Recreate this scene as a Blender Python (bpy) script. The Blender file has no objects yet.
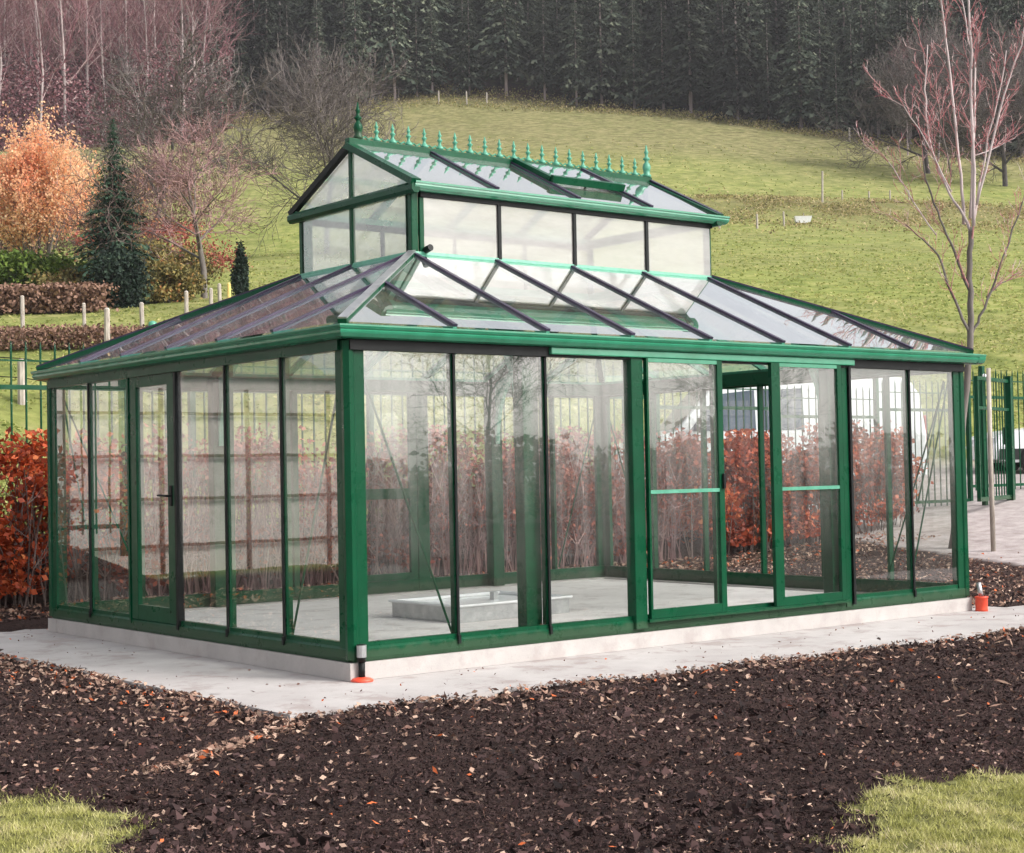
import bpy, math, random
import numpy as np
from mathutils import Vector, Matrix

random.seed(7)
rng = np.random.default_rng(7)
sc = bpy.context.scene
HAZE = .00024
COL = sc.collection
rad = math.radians

# ------------------------------------------------------------------ camera
CAM = np.array([-5.8091, -9.1041, 1.2602])
YAW, PIT, ROL, FPX = 0.9013, 0.0270, -0.0199, 1611.3
Fv = np.array([math.cos(PIT) * math.cos(YAW), math.cos(PIT) * math.sin(YAW), math.sin(PIT)])
Rv = np.cross(Fv, [0, 0, 1]); Rv /= np.linalg.norm(Rv)
Uv = np.cross(Rv, Fv)
R2 = Rv * math.cos(ROL) + Uv * math.sin(ROL)
U2 = -Rv * math.sin(ROL) + Uv * math.cos(ROL)
cam_data = bpy.data.cameras.new("camera")
cam = bpy.data.objects.new("camera", cam_data); COL.objects.link(cam)
M = Matrix(((R2[0], U2[0], -Fv[0], CAM[0]), (R2[1], U2[1], -Fv[1], CAM[1]), (R2[2], U2[2], -Fv[2], CAM[2]), (0, 0, 0, 1)))
cam.matrix_world = M
cam_data.sensor_width = 36; cam_data.lens = FPX / 1024 * 36
cam_data.clip_start = .05; cam_data.clip_end = 3000
sc.camera = cam
FH = np.array([math.cos(YAW), math.sin(YAW)]); RH = np.array([math.sin(YAW), -math.cos(YAW)])

# ------------------------------------------------------------------ materials
def new_mat(name):
    m = bpy.data.materials.new(name); m.use_nodes = True
    nt = m.node_tree; nt.nodes.clear()
    out = nt.nodes.new('ShaderNodeOutputMaterial')
    return m, nt, out

def N(nt, typ, **kw):
    n = nt.nodes.new(typ)
    for k, v in kw.items():
        if k in n.inputs.keys() if isinstance(k, str) else False:
            n.inputs[k].default_value = v
        else:
            setattr(n, k, v)
    return n

def noise(nt, scale, detail=4, rough=.55, coord='Object', vec=None, stretch=None):
    tc = nt.nodes.new('ShaderNodeTexCoord')
    src = tc.outputs[coord]
    if stretch:
        mp = nt.nodes.new('ShaderNodeMapping'); mp.inputs['Scale'].default_value = stretch
        nt.links.new(src, mp.inputs[0]); src = mp.outputs[0]
    n = nt.nodes.new('ShaderNodeTexNoise')
    n.inputs['Scale'].default_value = scale; n.inputs['Detail'].default_value = detail
    n.inputs['Roughness'].default_value = rough
    nt.links.new(src, n.inputs['Vector'])
    return n.outputs['Fac']

def ramp(nt, fac, stops):
    r = nt.nodes.new('ShaderNodeValToRGB')
    e = r.color_ramp.elements
    while len(e) < len(stops): e.new(.5)
    for i, (p, c) in enumerate(stops):
        e[i].position = p; e[i].color = (*c, 1) if len(c) == 3 else c
    nt.links.new(fac, r.inputs[0])
    return r.outputs[0]

def mixc(nt, fac, a, b, mode='MIX'):
    n = nt.nodes.new('ShaderNodeMix'); n.data_type = 'RGBA'; n.blend_type = mode
    if isinstance(fac, (int, float)): n.inputs[0].default_value = fac
    else: nt.links.new(fac, n.inputs[0])
    for s, i in ((a, 6), (b, 7)):
        if isinstance(s, tuple): n.inputs[i].default_value = (*s, 1)
        else: nt.links.new(s, n.inputs[i])
    return n.outputs[2]

def bump(nt, h, strength, dist=.02):
    b = nt.nodes.new('ShaderNodeBump'); b.inputs['Strength'].default_value = strength
    b.inputs['Distance'].default_value = dist
    nt.links.new(h, b.inputs['Height']); return b.outputs[0]

def principled(nt, out, color=None, rough=.6, normal=None, metallic=0., spec=.5):
    p = nt.nodes.new('ShaderNodeBsdfPrincipled')
    if isinstance(color, tuple): p.inputs['Base Color'].default_value = (*color, 1)
    elif color is not None: nt.links.new(color, p.inputs['Base Color'])
    if isinstance(rough, (int, float)): p.inputs['Roughness'].default_value = rough
    else: nt.links.new(rough, p.inputs['Roughness'])
    p.inputs['Metallic'].default_value = metallic
    p.inputs['Specular IOR Level'].default_value = spec
    if normal is not None: nt.links.new(normal, p.inputs['Normal'])
    nt.links.new(p.outputs[0], out.inputs[0])
    return p

def simple(name, c1, c2, scale=8, rough=.6, bmp=.2, metallic=0., dist=.01, stretch=None, spec=.5, detail=4):
    m, nt, out = new_mat(name)
    f = noise(nt, scale, detail, .6, stretch=stretch)
    c = ramp(nt, f, [(.3, c1), (.7, c2)])
    principled(nt, out, c, rough, bump(nt, f, bmp, dist) if bmp else None, metallic, spec)
    return m

def vary(name, stops, rough=.8, trans=0., spec=.2, scale=None):
    """foliage-type material: colour picked by the 'shade' face attribute (mixed with noise)"""
    m, nt, out = new_mat(name)
    a = nt.nodes.new('ShaderNodeAttribute'); a.attribute_name = 'shade'
    fac = a.outputs['Fac']
    if scale:
        n = noise(nt, scale, 2)
        mm = nt.nodes.new('ShaderNodeMath'); mm.operation = 'MULTIPLY_ADD'
        mm.inputs[1].default_value = .9; nt.links.new(n, mm.inputs[0])
        m2 = nt.nodes.new('ShaderNodeMath'); m2.operation = 'ADD'; m2.inputs[1].default_value = -.45
        nt.links.new(fac, m2.inputs[0]); nt.links.new(m2.outputs[0], mm.inputs[2]); fac = mm.outputs[0]
    c = ramp(nt, fac, stops)
    p = principled(nt, out, c, rough, None, 0, spec)
    if trans:
        t = nt.nodes.new('ShaderNodeBsdfTranslucent'); nt.links.new(c, t.inputs[0])
        mx = nt.nodes.new('ShaderNodeMixShader'); mx.inputs[0].default_value = trans
        nt.links.new(p.outputs[0], mx.inputs[1]); nt.links.new(t.outputs[0], mx.inputs[2])
        nt.links.new(mx.outputs[0], out.inputs[0])
    return m

MAT = {}
def paint():
    m, nt, out = new_mat('green_paint')
    f = noise(nt, 3.5, 6, .6)
    c = ramp(nt, f, [(.3, (.0, .044, .017)), (.7, (.001, .062, .025))])
    d = noise(nt, 90, 3, .6)
    c = mixc(nt, ramp(nt, d, [(.62, (0, 0, 0)), (.78, (.35, .35, .35))]), c, (.10, .19, .13))
    tc = nt.nodes.new('ShaderNodeTexCoord'); sp_ = nt.nodes.new('ShaderNodeSeparateXYZ'); nt.links.new(tc.outputs['Object'], sp_.inputs[0])
    q = nt.nodes.new('ShaderNodeMath'); q.operation = 'MULTIPLY_ADD'; q.inputs[1].default_value = -.13; nt.links.new(noise(nt, 14, 6, .7), q.inputs[0]); nt.links.new(sp_.outputs[2], q.inputs[2])
    c = mixc(nt, ramp(nt, q.outputs[0], [(0, (.22, .22, .22)), (.03, (0, 0, 0))]), c, (.12, .10, .075))
    principled(nt, out, c, ramp(nt, noise(nt, 6, 5, .7), [(.3, (.22, .22, .22)), (.7, (.42, .42, .42))]), bump(nt, noise(nt, 25, 2), .03, .004), 0, .2)
    return m
MAT['green'] = paint()
MAT['green_sky_lit'] = simple('sky_lit_green_paint', (.02, .18, .095), (.035, .24, .135), 5, .24, .04, spec=.8)  # frame green lightened: sky highlight on the gutters put into the colour
MAT['green_pale'] = simple('weathered_green', (.05, .24, .15), (.10, .34, .23), 20, .4, .1)
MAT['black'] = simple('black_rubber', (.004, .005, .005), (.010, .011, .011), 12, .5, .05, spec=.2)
MAT['cap'] = simple('sky_tinted_bar_cap', (.020, .013, .030), (.045, .028, .065), 6, .35, .05, spec=.4)  # black rubber caps, purplish sky reflection put into their colour
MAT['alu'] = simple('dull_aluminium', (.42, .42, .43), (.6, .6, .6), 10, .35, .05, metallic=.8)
MAT['red'] = simple('red_plastic', (.62, .05, .02), (.75, .09, .04), 10, .4, .05)
MAT['white_plastic'] = simple('white_sheet', (.72, .72, .73), (.85, .85, .86), 4, .25, .04)

def glass(name, base, streak, zlo, zhi, refl=1.0, milk_col=(.82, .80, .77), stretch=(9, 9, 1.1), ior=1.55, tint=(.93, .96, .94), thr=(.35, .75), transl=.5):
    """pane: clear with Fresnel reflection of the surroundings, plus a veil of condensation and dirt"""
    m, nt, out = new_mat(name)
    tr = nt.nodes.new('ShaderNodeBsdfTransparent'); tr.inputs[0].default_value = (*tint, 1)
    gl = nt.nodes.new('ShaderNodeBsdfGlossy'); gl.inputs['Roughness'].default_value = .012
    gl.inputs[0].default_value = (1, 1, 1, 1)
    wav = bump(nt, noise(nt, .9, 2), .04, .03)
    nt.links.new(wav, gl.inputs['Normal'])
    # two-sided pane reflectance: rises towards grazing angles (same from either side)
    lw = nt.nodes.new('ShaderNodeLayerWeight'); lw.inputs[0].default_value = .5
    pw = nt.nodes.new('ShaderNodeMath'); pw.operation = 'POWER'; pw.inputs[1].default_value = 4.; nt.links.new(lw.outputs['Facing'], pw.inputs[0])
    mu = nt.nodes.new('ShaderNodeMath'); mu.operation = 'MULTIPLY_ADD'; mu.inputs[1].default_value = .9; mu.inputs[2].default_value = .085 * refl; mu.use_clamp = True
    nt.links.new(pw.outputs[0], mu.inputs[0])
    # veil
    di = nt.nodes.new('ShaderNodeBsdfDiffuse'); di.inputs[0].default_value = (*milk_col, 1)
    tl = nt.nodes.new('ShaderNodeBsdfTranslucent'); tl.inputs[0].default_value = (*milk_col, 1)
    veil = nt.nodes.new('ShaderNodeMixShader'); veil.inputs[0].default_value = transl
    nt.links.new(di.outputs[0], veil.inputs[1]); nt.links.new(tl.outputs[0], veil.inputs[2])
    n1 = noise(nt, 1.0, 6, .62, stretch=stretch)
    n2 = noise(nt, .8, 3, .5)
    st = ramp(nt, n1, [(thr[0], (0, 0, 0)), (thr[1], (1, 1, 1))])
    tc = nt.nodes.new('ShaderNodeTexCoord'); sep = nt.nodes.new('ShaderNodeSeparateXYZ')
    nt.links.new(tc.outputs['Object'], sep.inputs[0])
    mr = nt.nodes.new('ShaderNodeMapRange'); mr.inputs['From Min'].default_value = zlo; mr.inputs['From Max'].default_value = zhi
    mr.interpolation_type = 'SMOOTHSTEP'
    ad = nt.nodes.new('ShaderNodeMath'); ad.operation = 'MULTIPLY_ADD'; ad.inputs[1].default_value = .9
    nt.links.new(n2, ad.inputs[0]); nt.links.new(sep.outputs[2], ad.inputs[2])
    nt.links.new(ad.outputs[0], mr.inputs['Value'])
    m1 = nt.nodes.new('ShaderNodeMath'); m1.operation = 'MULTIPLY'; m1.inputs[1].default_value = streak
    nt.links.new(st, m1.inputs[0])
    m2 = nt.nodes.new('ShaderNodeMath'); m2.operation = 'ADD'; m2.inputs[1].default_value = base
    nt.links.new(m1.outputs[0], m2.inputs[0])
    m3 = nt.nodes.new('ShaderNodeMath'); m3.operation = 'MULTIPLY'; m3.use_clamp = True
    nt.links.new(m2.outputs[0], m3.inputs[0]); nt.links.new(mr.outputs[0], m3.inputs[1])
    a = nt.nodes.new('ShaderNodeMixShader')
    nt.links.new(m3.outputs[0], a.inputs[0]); nt.links.new(tr.outputs[0], a.inputs[1]); nt.links.new(veil.outputs[0], a.inputs[2])
    b = nt.nodes.new('ShaderNodeMixShader')
    nt.links.new(mu.outputs[0], b.inputs[0]); nt.links.new(a.outputs[0], b.inputs[1]); nt.links.new(gl.outputs[0], b.inputs[2])
    nt.links.new(b.outputs[0], out.inputs[0])
    return m
MAT['glass'] = glass('wall_glass', .06, .30, .7, 2.1, 1.55, milk_col=(.78, .76, .72))
MAT['glass_back'] = glass('back_wall_glass', .03, .18, .6, 2.1, .7)
MAT['glass_roof'] = glass('roof_glass', .17, .28, -5, -4, 4.6, stretch=(3, 3, 3), milk_col=(.80, .79, .76), transl=.7)
MAT['glass_roof_darkened'] = glass('darkened_roof_glass', .05, .12, -5, -4, 1.9, stretch=(3, 3, 3), milk_col=(.62, .64, .70), transl=.5, tint=(.46, .54, .68))  # left slope: reflection of the dark hillside put into the glass tint
MAT['glass_lantern'] = glass('lantern_glass', .42, .3, -5, -4, .9, stretch=(1, 1, 4), milk_col=(.62, .585, .56), transl=.5)
MAT['glass_gable'] = glass('gable_glass', .28, .2, -5, -4, 1.1, stretch=(2, 2, 4), milk_col=(.82, .81, .76), transl=.55)

def concrete(name, a, b, s=1.3, stain=.6):
    m, nt, out = new_mat(name)
    f = noise(nt, s, 8, .65); g = noise(nt, 60, 4, .6)
    c = ramp(nt, f, [(.3, a), (.7, b)])
    c = mixc(nt, ramp(nt, g, [(.62, (0, 0, 0)), (.75, (.5, .5, .5))]), c, (.2, .18, .16))
    st = noise(nt, 3.2, 7, .7, stretch=(1, 1, 1))
    c = mixc(nt, ramp(nt, st, [(.52, (0, 0, 0)), (.62, (stain, stain, stain))]), c, (.27, .215, .20))
    principled(nt, out, c, .85, bump(nt, g, .35, .004), 0, .3)
    return m
MAT['concrete'] = concrete('concrete_paving', (.35, .32, .31), (.48, .45, .435))
MAT['plinth'] = concrete('concrete_plinth', (.36, .335, .32), (.46, .43, .41), 3, .25)
MAT['floor'] = concrete('concrete_floor', (.56, .52, .505), (.68, .64, .62), 1.1, .35)
MAT['render_wall'] = concrete('rendered_wall', (.62, .56, .51), (.76, .70, .64), .8, .3)
MAT['wood_brown'] = simple('brown_timber', (.10, .05, .03), (.2, .1, .06), 6, .8, .3)
MAT['post_wood'] = simple('weathered_post', (.24, .20, .165), (.50, .45, .39), 14, .85, .4, stretch=(1, 1, .2))
MAT['post_yellow'] = simple('yellow_painted_post', (.65, .45, .10), (.8, .62, .25), 10, .7, .2)
MAT['van_paint'] = simple('white_car_paint', (.78, .79, .82), (.84, .85, .87), 2, .18, 0)
MAT['van_glass'] = simple('dark_car_glass', (.012, .03, .06), (.03, .06, .10), 2, .06, 0, spec=.9)
MAT['tyre'] = simple('tyre_rubber', (.01, .01, .01), (.02, .02, .02), 10, .8, .2)
MAT['chrome'] = simple('wheel_rim', (.35, .35, .36), (.5, .5, .5), 5, .3, 0, metallic=.9)
MAT['dark_trim'] = simple('dark_plastic_trim', (.01, .01, .012), (.03, .03, .03), 10, .5, .05)
MAT['lamp_red'] = simple('red_lamp_lens', (.35, .01, .01), (.5, .02, .02), 5, .2, 0)
MAT['lamp_clear'] = simple('clear_lamp_lens', (.5, .5, .5), (.7, .7, .7), 5, .1, 0)

bark = lambda n, a, b, s=6: simple(n, a, b, s, .9, .5, dist=.03, stretch=(1, 1, .3))
MAT['bark_grey'] = bark('grey_bark', (.085, .075, .065), (.19, .165, .145))
MAT['bark_pale'] = bark('pale_bark', (.32, .26, .25), (.66, .56, .54), 3)
MAT['bark_dark'] = bark('dark_bark', (.035, .03, .028), (.09, .075, .07))
MAT['bark_wood'] = bark('wood_trunk_bark', (.20, .15, .15), (.46, .38, .37), .7)
MAT['twig_brown'] = vary('brown_twigs', [(0, (.07, .05, .045)), (.6, (.15, .11, .10)), (1, (.26, .19, .17))])
MAT['twig_pink'] = vary('pinkish_twigs', [(0, (.14, .07, .075)), (.5, (.26, .15, .15)), (1, (.42, .27, .25))])
MAT['twig_red'] = vary('red_budded_twigs', [(0, (.40, .07, .10)), (.45, (.42, .18, .18)), (.75, (.5, .34, .33)), (1, (.7, .58, .56))])
MAT['twig_grey'] = vary('grey_twigs', [(0, (.055, .045, .045)), (.6, (.12, .10, .095)), (1, (.2, .17, .155))])
MAT['twig_wood'] = vary('wood_twigs', [(0, (.08, .03, .038)), (.45, (.21, .08, .095)), (.75, (.25, .15, .15)), (1, (.38, .28, .27))])
MAT['leaf_beech'] = vary('beech_leaves', [(0, (.10, .015, .006)), (.35, (.30, .042, .012)), (.7, (.50, .085, .025)), (1, (.66, .22, .08))], .5, .25, .35)
MAT['leaf_dull'] = vary('dry_beech_leaves', [(0, (.12, .025, .02)), (.5, (.33, .075, .055)), (1, (.50, .20, .14))], .6, .25)
MAT['leaf_orange'] = vary('orange_leaves', [(0, (.84, .33, .20)), (.35, (.94, .52, .31)), (.7, (.96, .66, .40)), (1, (.96, .80, .54))], .7, .5)
MAT['leaf_green'] = vary('green_leaves', [(0, (.03, .055, .012)), (.5, (.11, .17, .03)), (.85, (.20, .28, .05)), (1, (.26, .2, .07))], .7, .2)
MAT['leaf_olive'] = vary('olive_leaves', [(0, (.05, .05, .02)), (.4, (.17, .15, .06)), (.7, (.30, .24, .08)), (1, (.38, .17, .07))], .7, .2)
MAT['leaf_dark'] = vary('dark_evergreen_leaves', [(0, (.008, .016, .012)), (.6, (.022, .04, .028)), (1, (.05, .075, .045))], .7, .1)
MAT['needles'] = vary('spruce_needles', [(0, (.009, .015, .010)), (.5, (.031, .042, .029)), (1, (.095, .105, .070))], .8, .05, scale=.05)
_nt = MAT['needles'].node_tree; _r = [n for n in _nt.nodes if n.bl_idname == 'ShaderNodeValToRGB'][0]
_oi = _nt.nodes.new('ShaderNodeObjectInfo'); _mr = _nt.nodes.new('ShaderNodeMapRange'); _mr.inputs['To Min'].default_value = .4; _mr.inputs['To Max'].default_value = 1.9
_nt.links.new(_oi.outputs['Random'], _mr.inputs['Value']); _hv = _nt.nodes.new('ShaderNodeHueSaturation'); _nt.links.new(_mr.outputs[0], _hv.inputs['Value'])
_nt.links.new(_r.outputs[0], _hv.inputs['Color'])
for _n in _nt.nodes:
    if _n.bl_idname in ('ShaderNodeBsdfPrincipled', 'ShaderNodeBsdfTranslucent'): _nt.links.new(_hv.outputs[0], _n.inputs[0])
MAT['needles_near'] = vary('young_spruce_needles', [(0, (.012, .028, .018)), (.5, (.03, .065, .04)), (1, (.07, .12, .07))], .8, .05)
MAT['litter'] = vary('fallen_leaves', [(0, (.08, .04, .034)), (.35, (.20, .11, .085)), (.65, (.36, .23, .17)), (.9, (.56, .40, .31)), (.94, (.62, .14, .05)), (1, (.66, .17, .06))], .7, .1)
MAT['mulch'] = vary('bark_chips', [(0, (.010, .007, .007)), (.42, (.044, .025, .024)), (.72, (.10, .056, .052)), (.92, (.16, .10, .09)), (1, (.30, .21, .18))], .85)
MAT['grass'] = vary('grass_blades', [(0, (.19, .20, .05)), (.45, (.44, .43, .14)), (.8, (.60, .55, .26)), (1, (.68, .58, .38))], .7, .3)
MAT['rough'] = vary('rough_grass', [(0, (.12, .10, .045)), (.4, (.32, .30, .10)), (.7, (.42, .33, .17)), (1, (.54, .44, .26))], .9, .4)

# ------------------------------------------------------------------ mesh helpers
class MB:
    def __init__(s): s.v = []; s.f = []; s.sh = []
    def add(s, vs, fs, shade=.5):
        o = len(s.v); s.v.extend([tuple(map(float, v)) for v in vs]); s.f.extend([tuple(o + i for i in f) for f in fs])
        s.sh.extend([shade] * len(fs)); return s
    def box(s, a, b):
        x0, y0, z0 = a; x1, y1, z1 = b
        if x0 > x1: x0, x1 = x1, x0
        if y0 > y1: y0, y1 = y1, y0
        if z0 > z1: z0, z1 = z1, z0
        return s.add([(x0, y0, z0), (x1, y0, z0), (x1, y1, z0), (x0, y1, z0), (x0, y0, z1), (x1, y0, z1), (x1, y1, z1), (x0, y1, z1)],
                     [(0, 3, 2, 1), (4, 5, 6, 7), (0, 1, 5, 4), (1, 2, 6, 5), (2, 3, 7, 6), (3, 0, 4, 7)])
    def bar(s, p, q, w, h, up=(0, 0, 1)):
        """rectangular bar from p to q, width w (sideways) and height h along up"""
        p = Vector(p); q = Vector(q); d = (q - p).normalized(); up = Vector(up)
        side = d.cross(up).normalized(); u = side.cross(d).normalized()
        vs = []
        for c in (p, q):
            for a, b in ((-1, -1), (1, -1), (1, 1), (-1, 1)):
                vs.append(c + side * a * w / 2 + u * b * h / 2)
        return s.add(vs, [(0, 1, 2, 3), (7, 6, 5, 4), (0, 4, 5, 1), (1, 5, 6, 2), (2, 6, 7, 3), (3, 7, 4, 0)])
    def tube(s, pts, rs, n=6, cap=True, shade=.5):
        o = len(s.v); pts = [Vector(p) for p in pts]
        for i, p in enumerate(pts):
            d = (pts[min(i + 1, len(pts) - 1)] - pts[max(i - 1, 0)]).normalized()
            a = Vector((1, 0, 0)) if abs(d.x) < .9 else Vector((0, 1, 0))
            u = d.cross(a).normalized(); w = d.cross(u)
            for k in range(n):
                t = 2 * math.pi * k / n
                s.v.append(tuple(p + (u * math.cos(t) + w * math.sin(t)) * rs[i]))
        for i in range(len(pts) - 1):
            for k in range(n):
                a = o + i * n + k; b = o + i * n + (k + 1) % n
                s.f.append((a, b, b + n, a + n)); s.sh.append(shade)
        if cap and n > 2:
            s.f.append(tuple(o + k for k in range(n))[::-1]); s.sh.append(shade)
            e = o + (len(pts) - 1) * n
            s.f.append(tuple(e + k for k in range(n))); s.sh.append(shade)
        return s
    def lathe(s, prof, c=(0, 0, 0), n=14):
        o = len(s.v)
        for r, z in prof:
            for k in range(n):
                t = 2 * math.pi * k / n
                s.v.append((c[0] + r * math.cos(t), c[1] + r * math.sin(t), c[2] + z))
        for i in range(len(prof) - 1):
            for k in range(n):
                a = o + i * n + k; b = o + i * n + (k + 1) % n
                s.f.append((a, b, b + n, a + n)); s.sh.append(.5)
        s.f.append(tuple(o + k for k in range(n))[::-1]); s.sh.append(.5)
        e = o + (len(prof) - 1) * n
        s.f.append(tuple(e + k for k in range(n))); s.sh.append(.5)
        return s
    def mesh(s, name, m, smooth=False):
        me = bpy.data.meshes.new(name); me.from_pydata(s.v, [], s.f)
        a = me.attributes.new('shade', 'FLOAT', 'FACE'); a.data.foreach_set('value', s.sh)
        me.materials.append(m)
        if smooth: me.polygons.foreach_set('use_smooth', [True] * len(me.polygons))
        me.update(); return me
    def obj(s, name, m, parent=None, smooth=False, loc=None, bevel=0):
        o = bpy.data.objects.new(name, s.mesh(name, m, smooth)); COL.objects.link(o)
        if parent: o.parent = parent
        if loc is not None: o.location = loc
        if bevel:
            bv = o.modifiers.new('bevel', 'BEVEL'); bv.width = bevel; bv.segments = 2; bv.limit_method = 'ANGLE'
        return o

def quads_obj(name, V, shade, m, parent=None, nv=4):
    """V: (n, nv, 3) array of separate polygons"""
    n = len(V)
    me = bpy.data.meshes.new(name)
    me.vertices.add(n * nv); me.vertices.foreach_set('co', np.ascontiguousarray(V, dtype=np.float32).ravel())
    me.loops.add(n * nv); me.loops.foreach_set('vertex_index', np.arange(n * nv, dtype=np.int32))
    me.polygons.add(n); me.polygons.foreach_set('loop_start', np.arange(0, n * nv, nv, dtype=np.int32))
    me.polygons.foreach_set('loop_total', np.full(n, nv, dtype=np.int32))
    a = me.attributes.new('shade', 'FLOAT', 'FACE'); a.data.foreach_set('value', np.asarray(shade, dtype=np.float32))
    me.materials.append(m); me.update(calc_edges=True); me.validate()
    if name.startswith('_'): return me
    o = bpy.data.objects.new(name, me); COL.objects.link(o)
    if parent: o.parent = parent
    return o

def leaf_quads(P, size, flat=0., aspect=1.6, fold=.25, avar=0.):
    """leaf-like quads at the points P"""
    n = len(P)
    d = rng.normal(size=(n, 3)); d[:, 2] *= (1 - flat); d /= np.linalg.norm(d, axis=1)[:, None]
    e = rng.normal(size=(n, 3)); e[:, 2] *= (1 - flat)
    e -= (e * d).sum(1)[:, None] * d; e /= np.linalg.norm(e, axis=1)[:, None]
    nn = np.cross(d, e)
    s = (size if np.ndim(size) else np.full(n, size))[:, None] * rng.uniform(.6, 1.3, (n, 1))
    if avar: aspect = aspect * np.exp(rng.normal(0, avar, (n, 1))); s = s / np.sqrt(aspect / 1.6)
    return np.stack([P - d * s * aspect / 2, P + e * s / 2 + nn * s * fold, P + d * s * aspect / 2, P - e * s / 2 + nn * s * fold * rng.uniform(-1, 1, (n, 1))], axis=1)

def empty(name, loc=(0, 0, 0), rz=0, parent=None):
    o = bpy.data.objects.new(name, None); COL.objects.link(o); o.location = loc; o.rotation_euler = (0, 0, rz)
    o.empty_display_size = .3
    if parent: o.parent = parent
    return o
def tag(o, label=None, cat=None, group=None, kind=None):
    if label: o['label'] = label
    if cat: o['category'] = cat
    if group: o['group'] = group
    if kind: o['kind'] = kind
    return o
def dup(root, loc, rz=0, scale=1., label=None):
    r = root.copy(); COL.objects.link(r); r.location = loc; r.rotation_euler = (0, 0, rz)
    r.scale = scale if isinstance(scale, tuple) else (scale,) * 3
    if label: r['label'] = label
    for ch in list(root.children):
        c = ch.copy(); COL.objects.link(c); c.parent = r
        for g in list(ch.children):
            d = g.copy(); COL.objects.link(d); d.parent = c
    return r

# ------------------------------------------------------------------ terrain
def sstep(x, a, b):
    t = np.clip((x - a) / (b - a), 0, 1); return t * t * (3 - 2 * t)
T_ = [-400, 18, 24, 30, 36, 45, 60, 80, 110, 136, 142, 152, 160, 180, 250, 300, 500, 900]
Z_ = [.3, .3, .7, 1.0, 2.0, 4.2, 7.2, 10.8, 16, 20.2, 21.6, 25.0, 26.2, 33, 57, 85, 235, 420]
def height(x, y):
    x = np.asarray(x, float); y = np.asarray(y, float)
    t = (x - CAM[0]) * FH[0] + (y - CAM[1]) * FH[1]; s = (x - CAM[0]) * RH[0] + (y - CAM[1]) * RH[1]
    near = -.135 + .022 * np.clip(y - 3, 0, 8) + .1 * np.clip(np.log1p(np.exp((x - 11.8) * 1.2)) / 1.2, 0, 9.5) * sstep(y, -6, 2)
    near = near + .62 * sstep(y, 7.45, 7.95) * (1 - sstep(x, 9, 16)) * sstep(x, -3, -1)
    lump = .014 * np.sin(x * 13 + 2 * np.sin(y * 5)) * np.sin(y * 11 + 1.5 * np.sin(x * 4)) + .010 * np.sin(x * 29 + y * 17) * np.sin(y * 23 - x * 9) + .012 * np.sin(x * 4.1 - y * 3.3)
    near = near + (lump - .008) * (1 - sstep(t, 12, 20))
    far = np.interp(t, T_, Z_)
    und = (np.sin(s * .05 + 1.3) * 1.2 + np.sin(t * .045 + s * .02) * .9) * sstep(t, 40, 160)
    lf = sstep(-s, 2, 12) * 1.1 * sstep(t, 17, 30) * (1 - sstep(t, 34, 60))
    far = far + und + lf
    flat = sstep(x - .3 * (y - 9), -4.2, -1.8)      # unseen ground left of the greenhouse, levelled for the stand-in wall's reflection
    b = sstep(y, 8.6, 14) * np.maximum(flat, sstep(y, 16, 24))
    # the track behind the fence on the right stays level
    b = b * (1 - (1 - sstep(t, 33, 40)) * sstep(x, 6, 10) * .999)
    z = near * (1 - b) + far * b
    tt = sstep(t, 33, 45)
    return z * (1 - tt) + far * tt
def spot(t, u):
    """ground point at distance t along the view, in the direction of picture column u"""
    s = t * (u - 512) / FPX
    x, y = CAM[0] + t * FH[0] + s * RH[0], CAM[1] + t * FH[1] + s * RH[1]
    return Vector((x, y, float(height(x, y))))
def edge_t(u):
    return np.interp(u, [-300, 0, 200, 230, 440, 700, 860, 1024, 1400], [215, 222, 232, 252, 258, 242, 224, 205, 200])

LAWNS = [[(-3.35, -1.55), (-3.18, -2.12), (-3.02, -2.45), (-2.90, -2.85), (-3.10, -3.12), (-3.42, -3.55), (-4.2, -4.8), (-8, -4.5), (-7, 0)],
         [(-1.55, -5.50), (-1.20, -5.18), (-.86, -5.10), (-.72, -4.92), (-.46, -4.74), (-.10, -4.62), (.20, -4.72), (.55, -4.76), (1.6, -5.2), (3.5, -6.5), (1, -9), (-2.5, -7.5)]]
def poly_sd(x, y, P):
    """signed distance to a polygon, positive inside"""
    x = np.asarray(x, float); y = np.asarray(y, float)
    d = np.full(x.shape, 1e9); ins = np.zeros(x.shape, bool); n = len(P)
    for i in range(n):
        (ax, ay), (bx, by) = P[i], P[(i + 1) % n]
        ex, ey = bx - ax, by - ay
        t = np.clip(((x - ax) * ex + (y - ay) * ey) / (ex * ex + ey * ey), 0, 1)
        d = np.minimum(d, np.hypot(x - ax - t * ex, y - ay - t * ey))
        c = ((ay > y) != (by > y)) & (x < (bx - ax) * (y - ay) / (by - ay + 1e-12) + ax); ins ^= c
    return np.where(ins, d, -d)
def lawn_mask(x, y):
    # two tongues of lawn in the foreground
    wob = .035 * np.sin(x * 17 + y * 13) + .03 * np.sin(x * 9 - y * 21 + 1) + .02 * np.sin(x * 43 + y * 37)
    return np.maximum(sstep(poly_sd(x, y, LAWNS[0]) + wob * 1.4, -.14, .12), sstep(poly_sd(x, y, LAWNS[1]) + wob * 1.4, -.14, .12))

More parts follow.
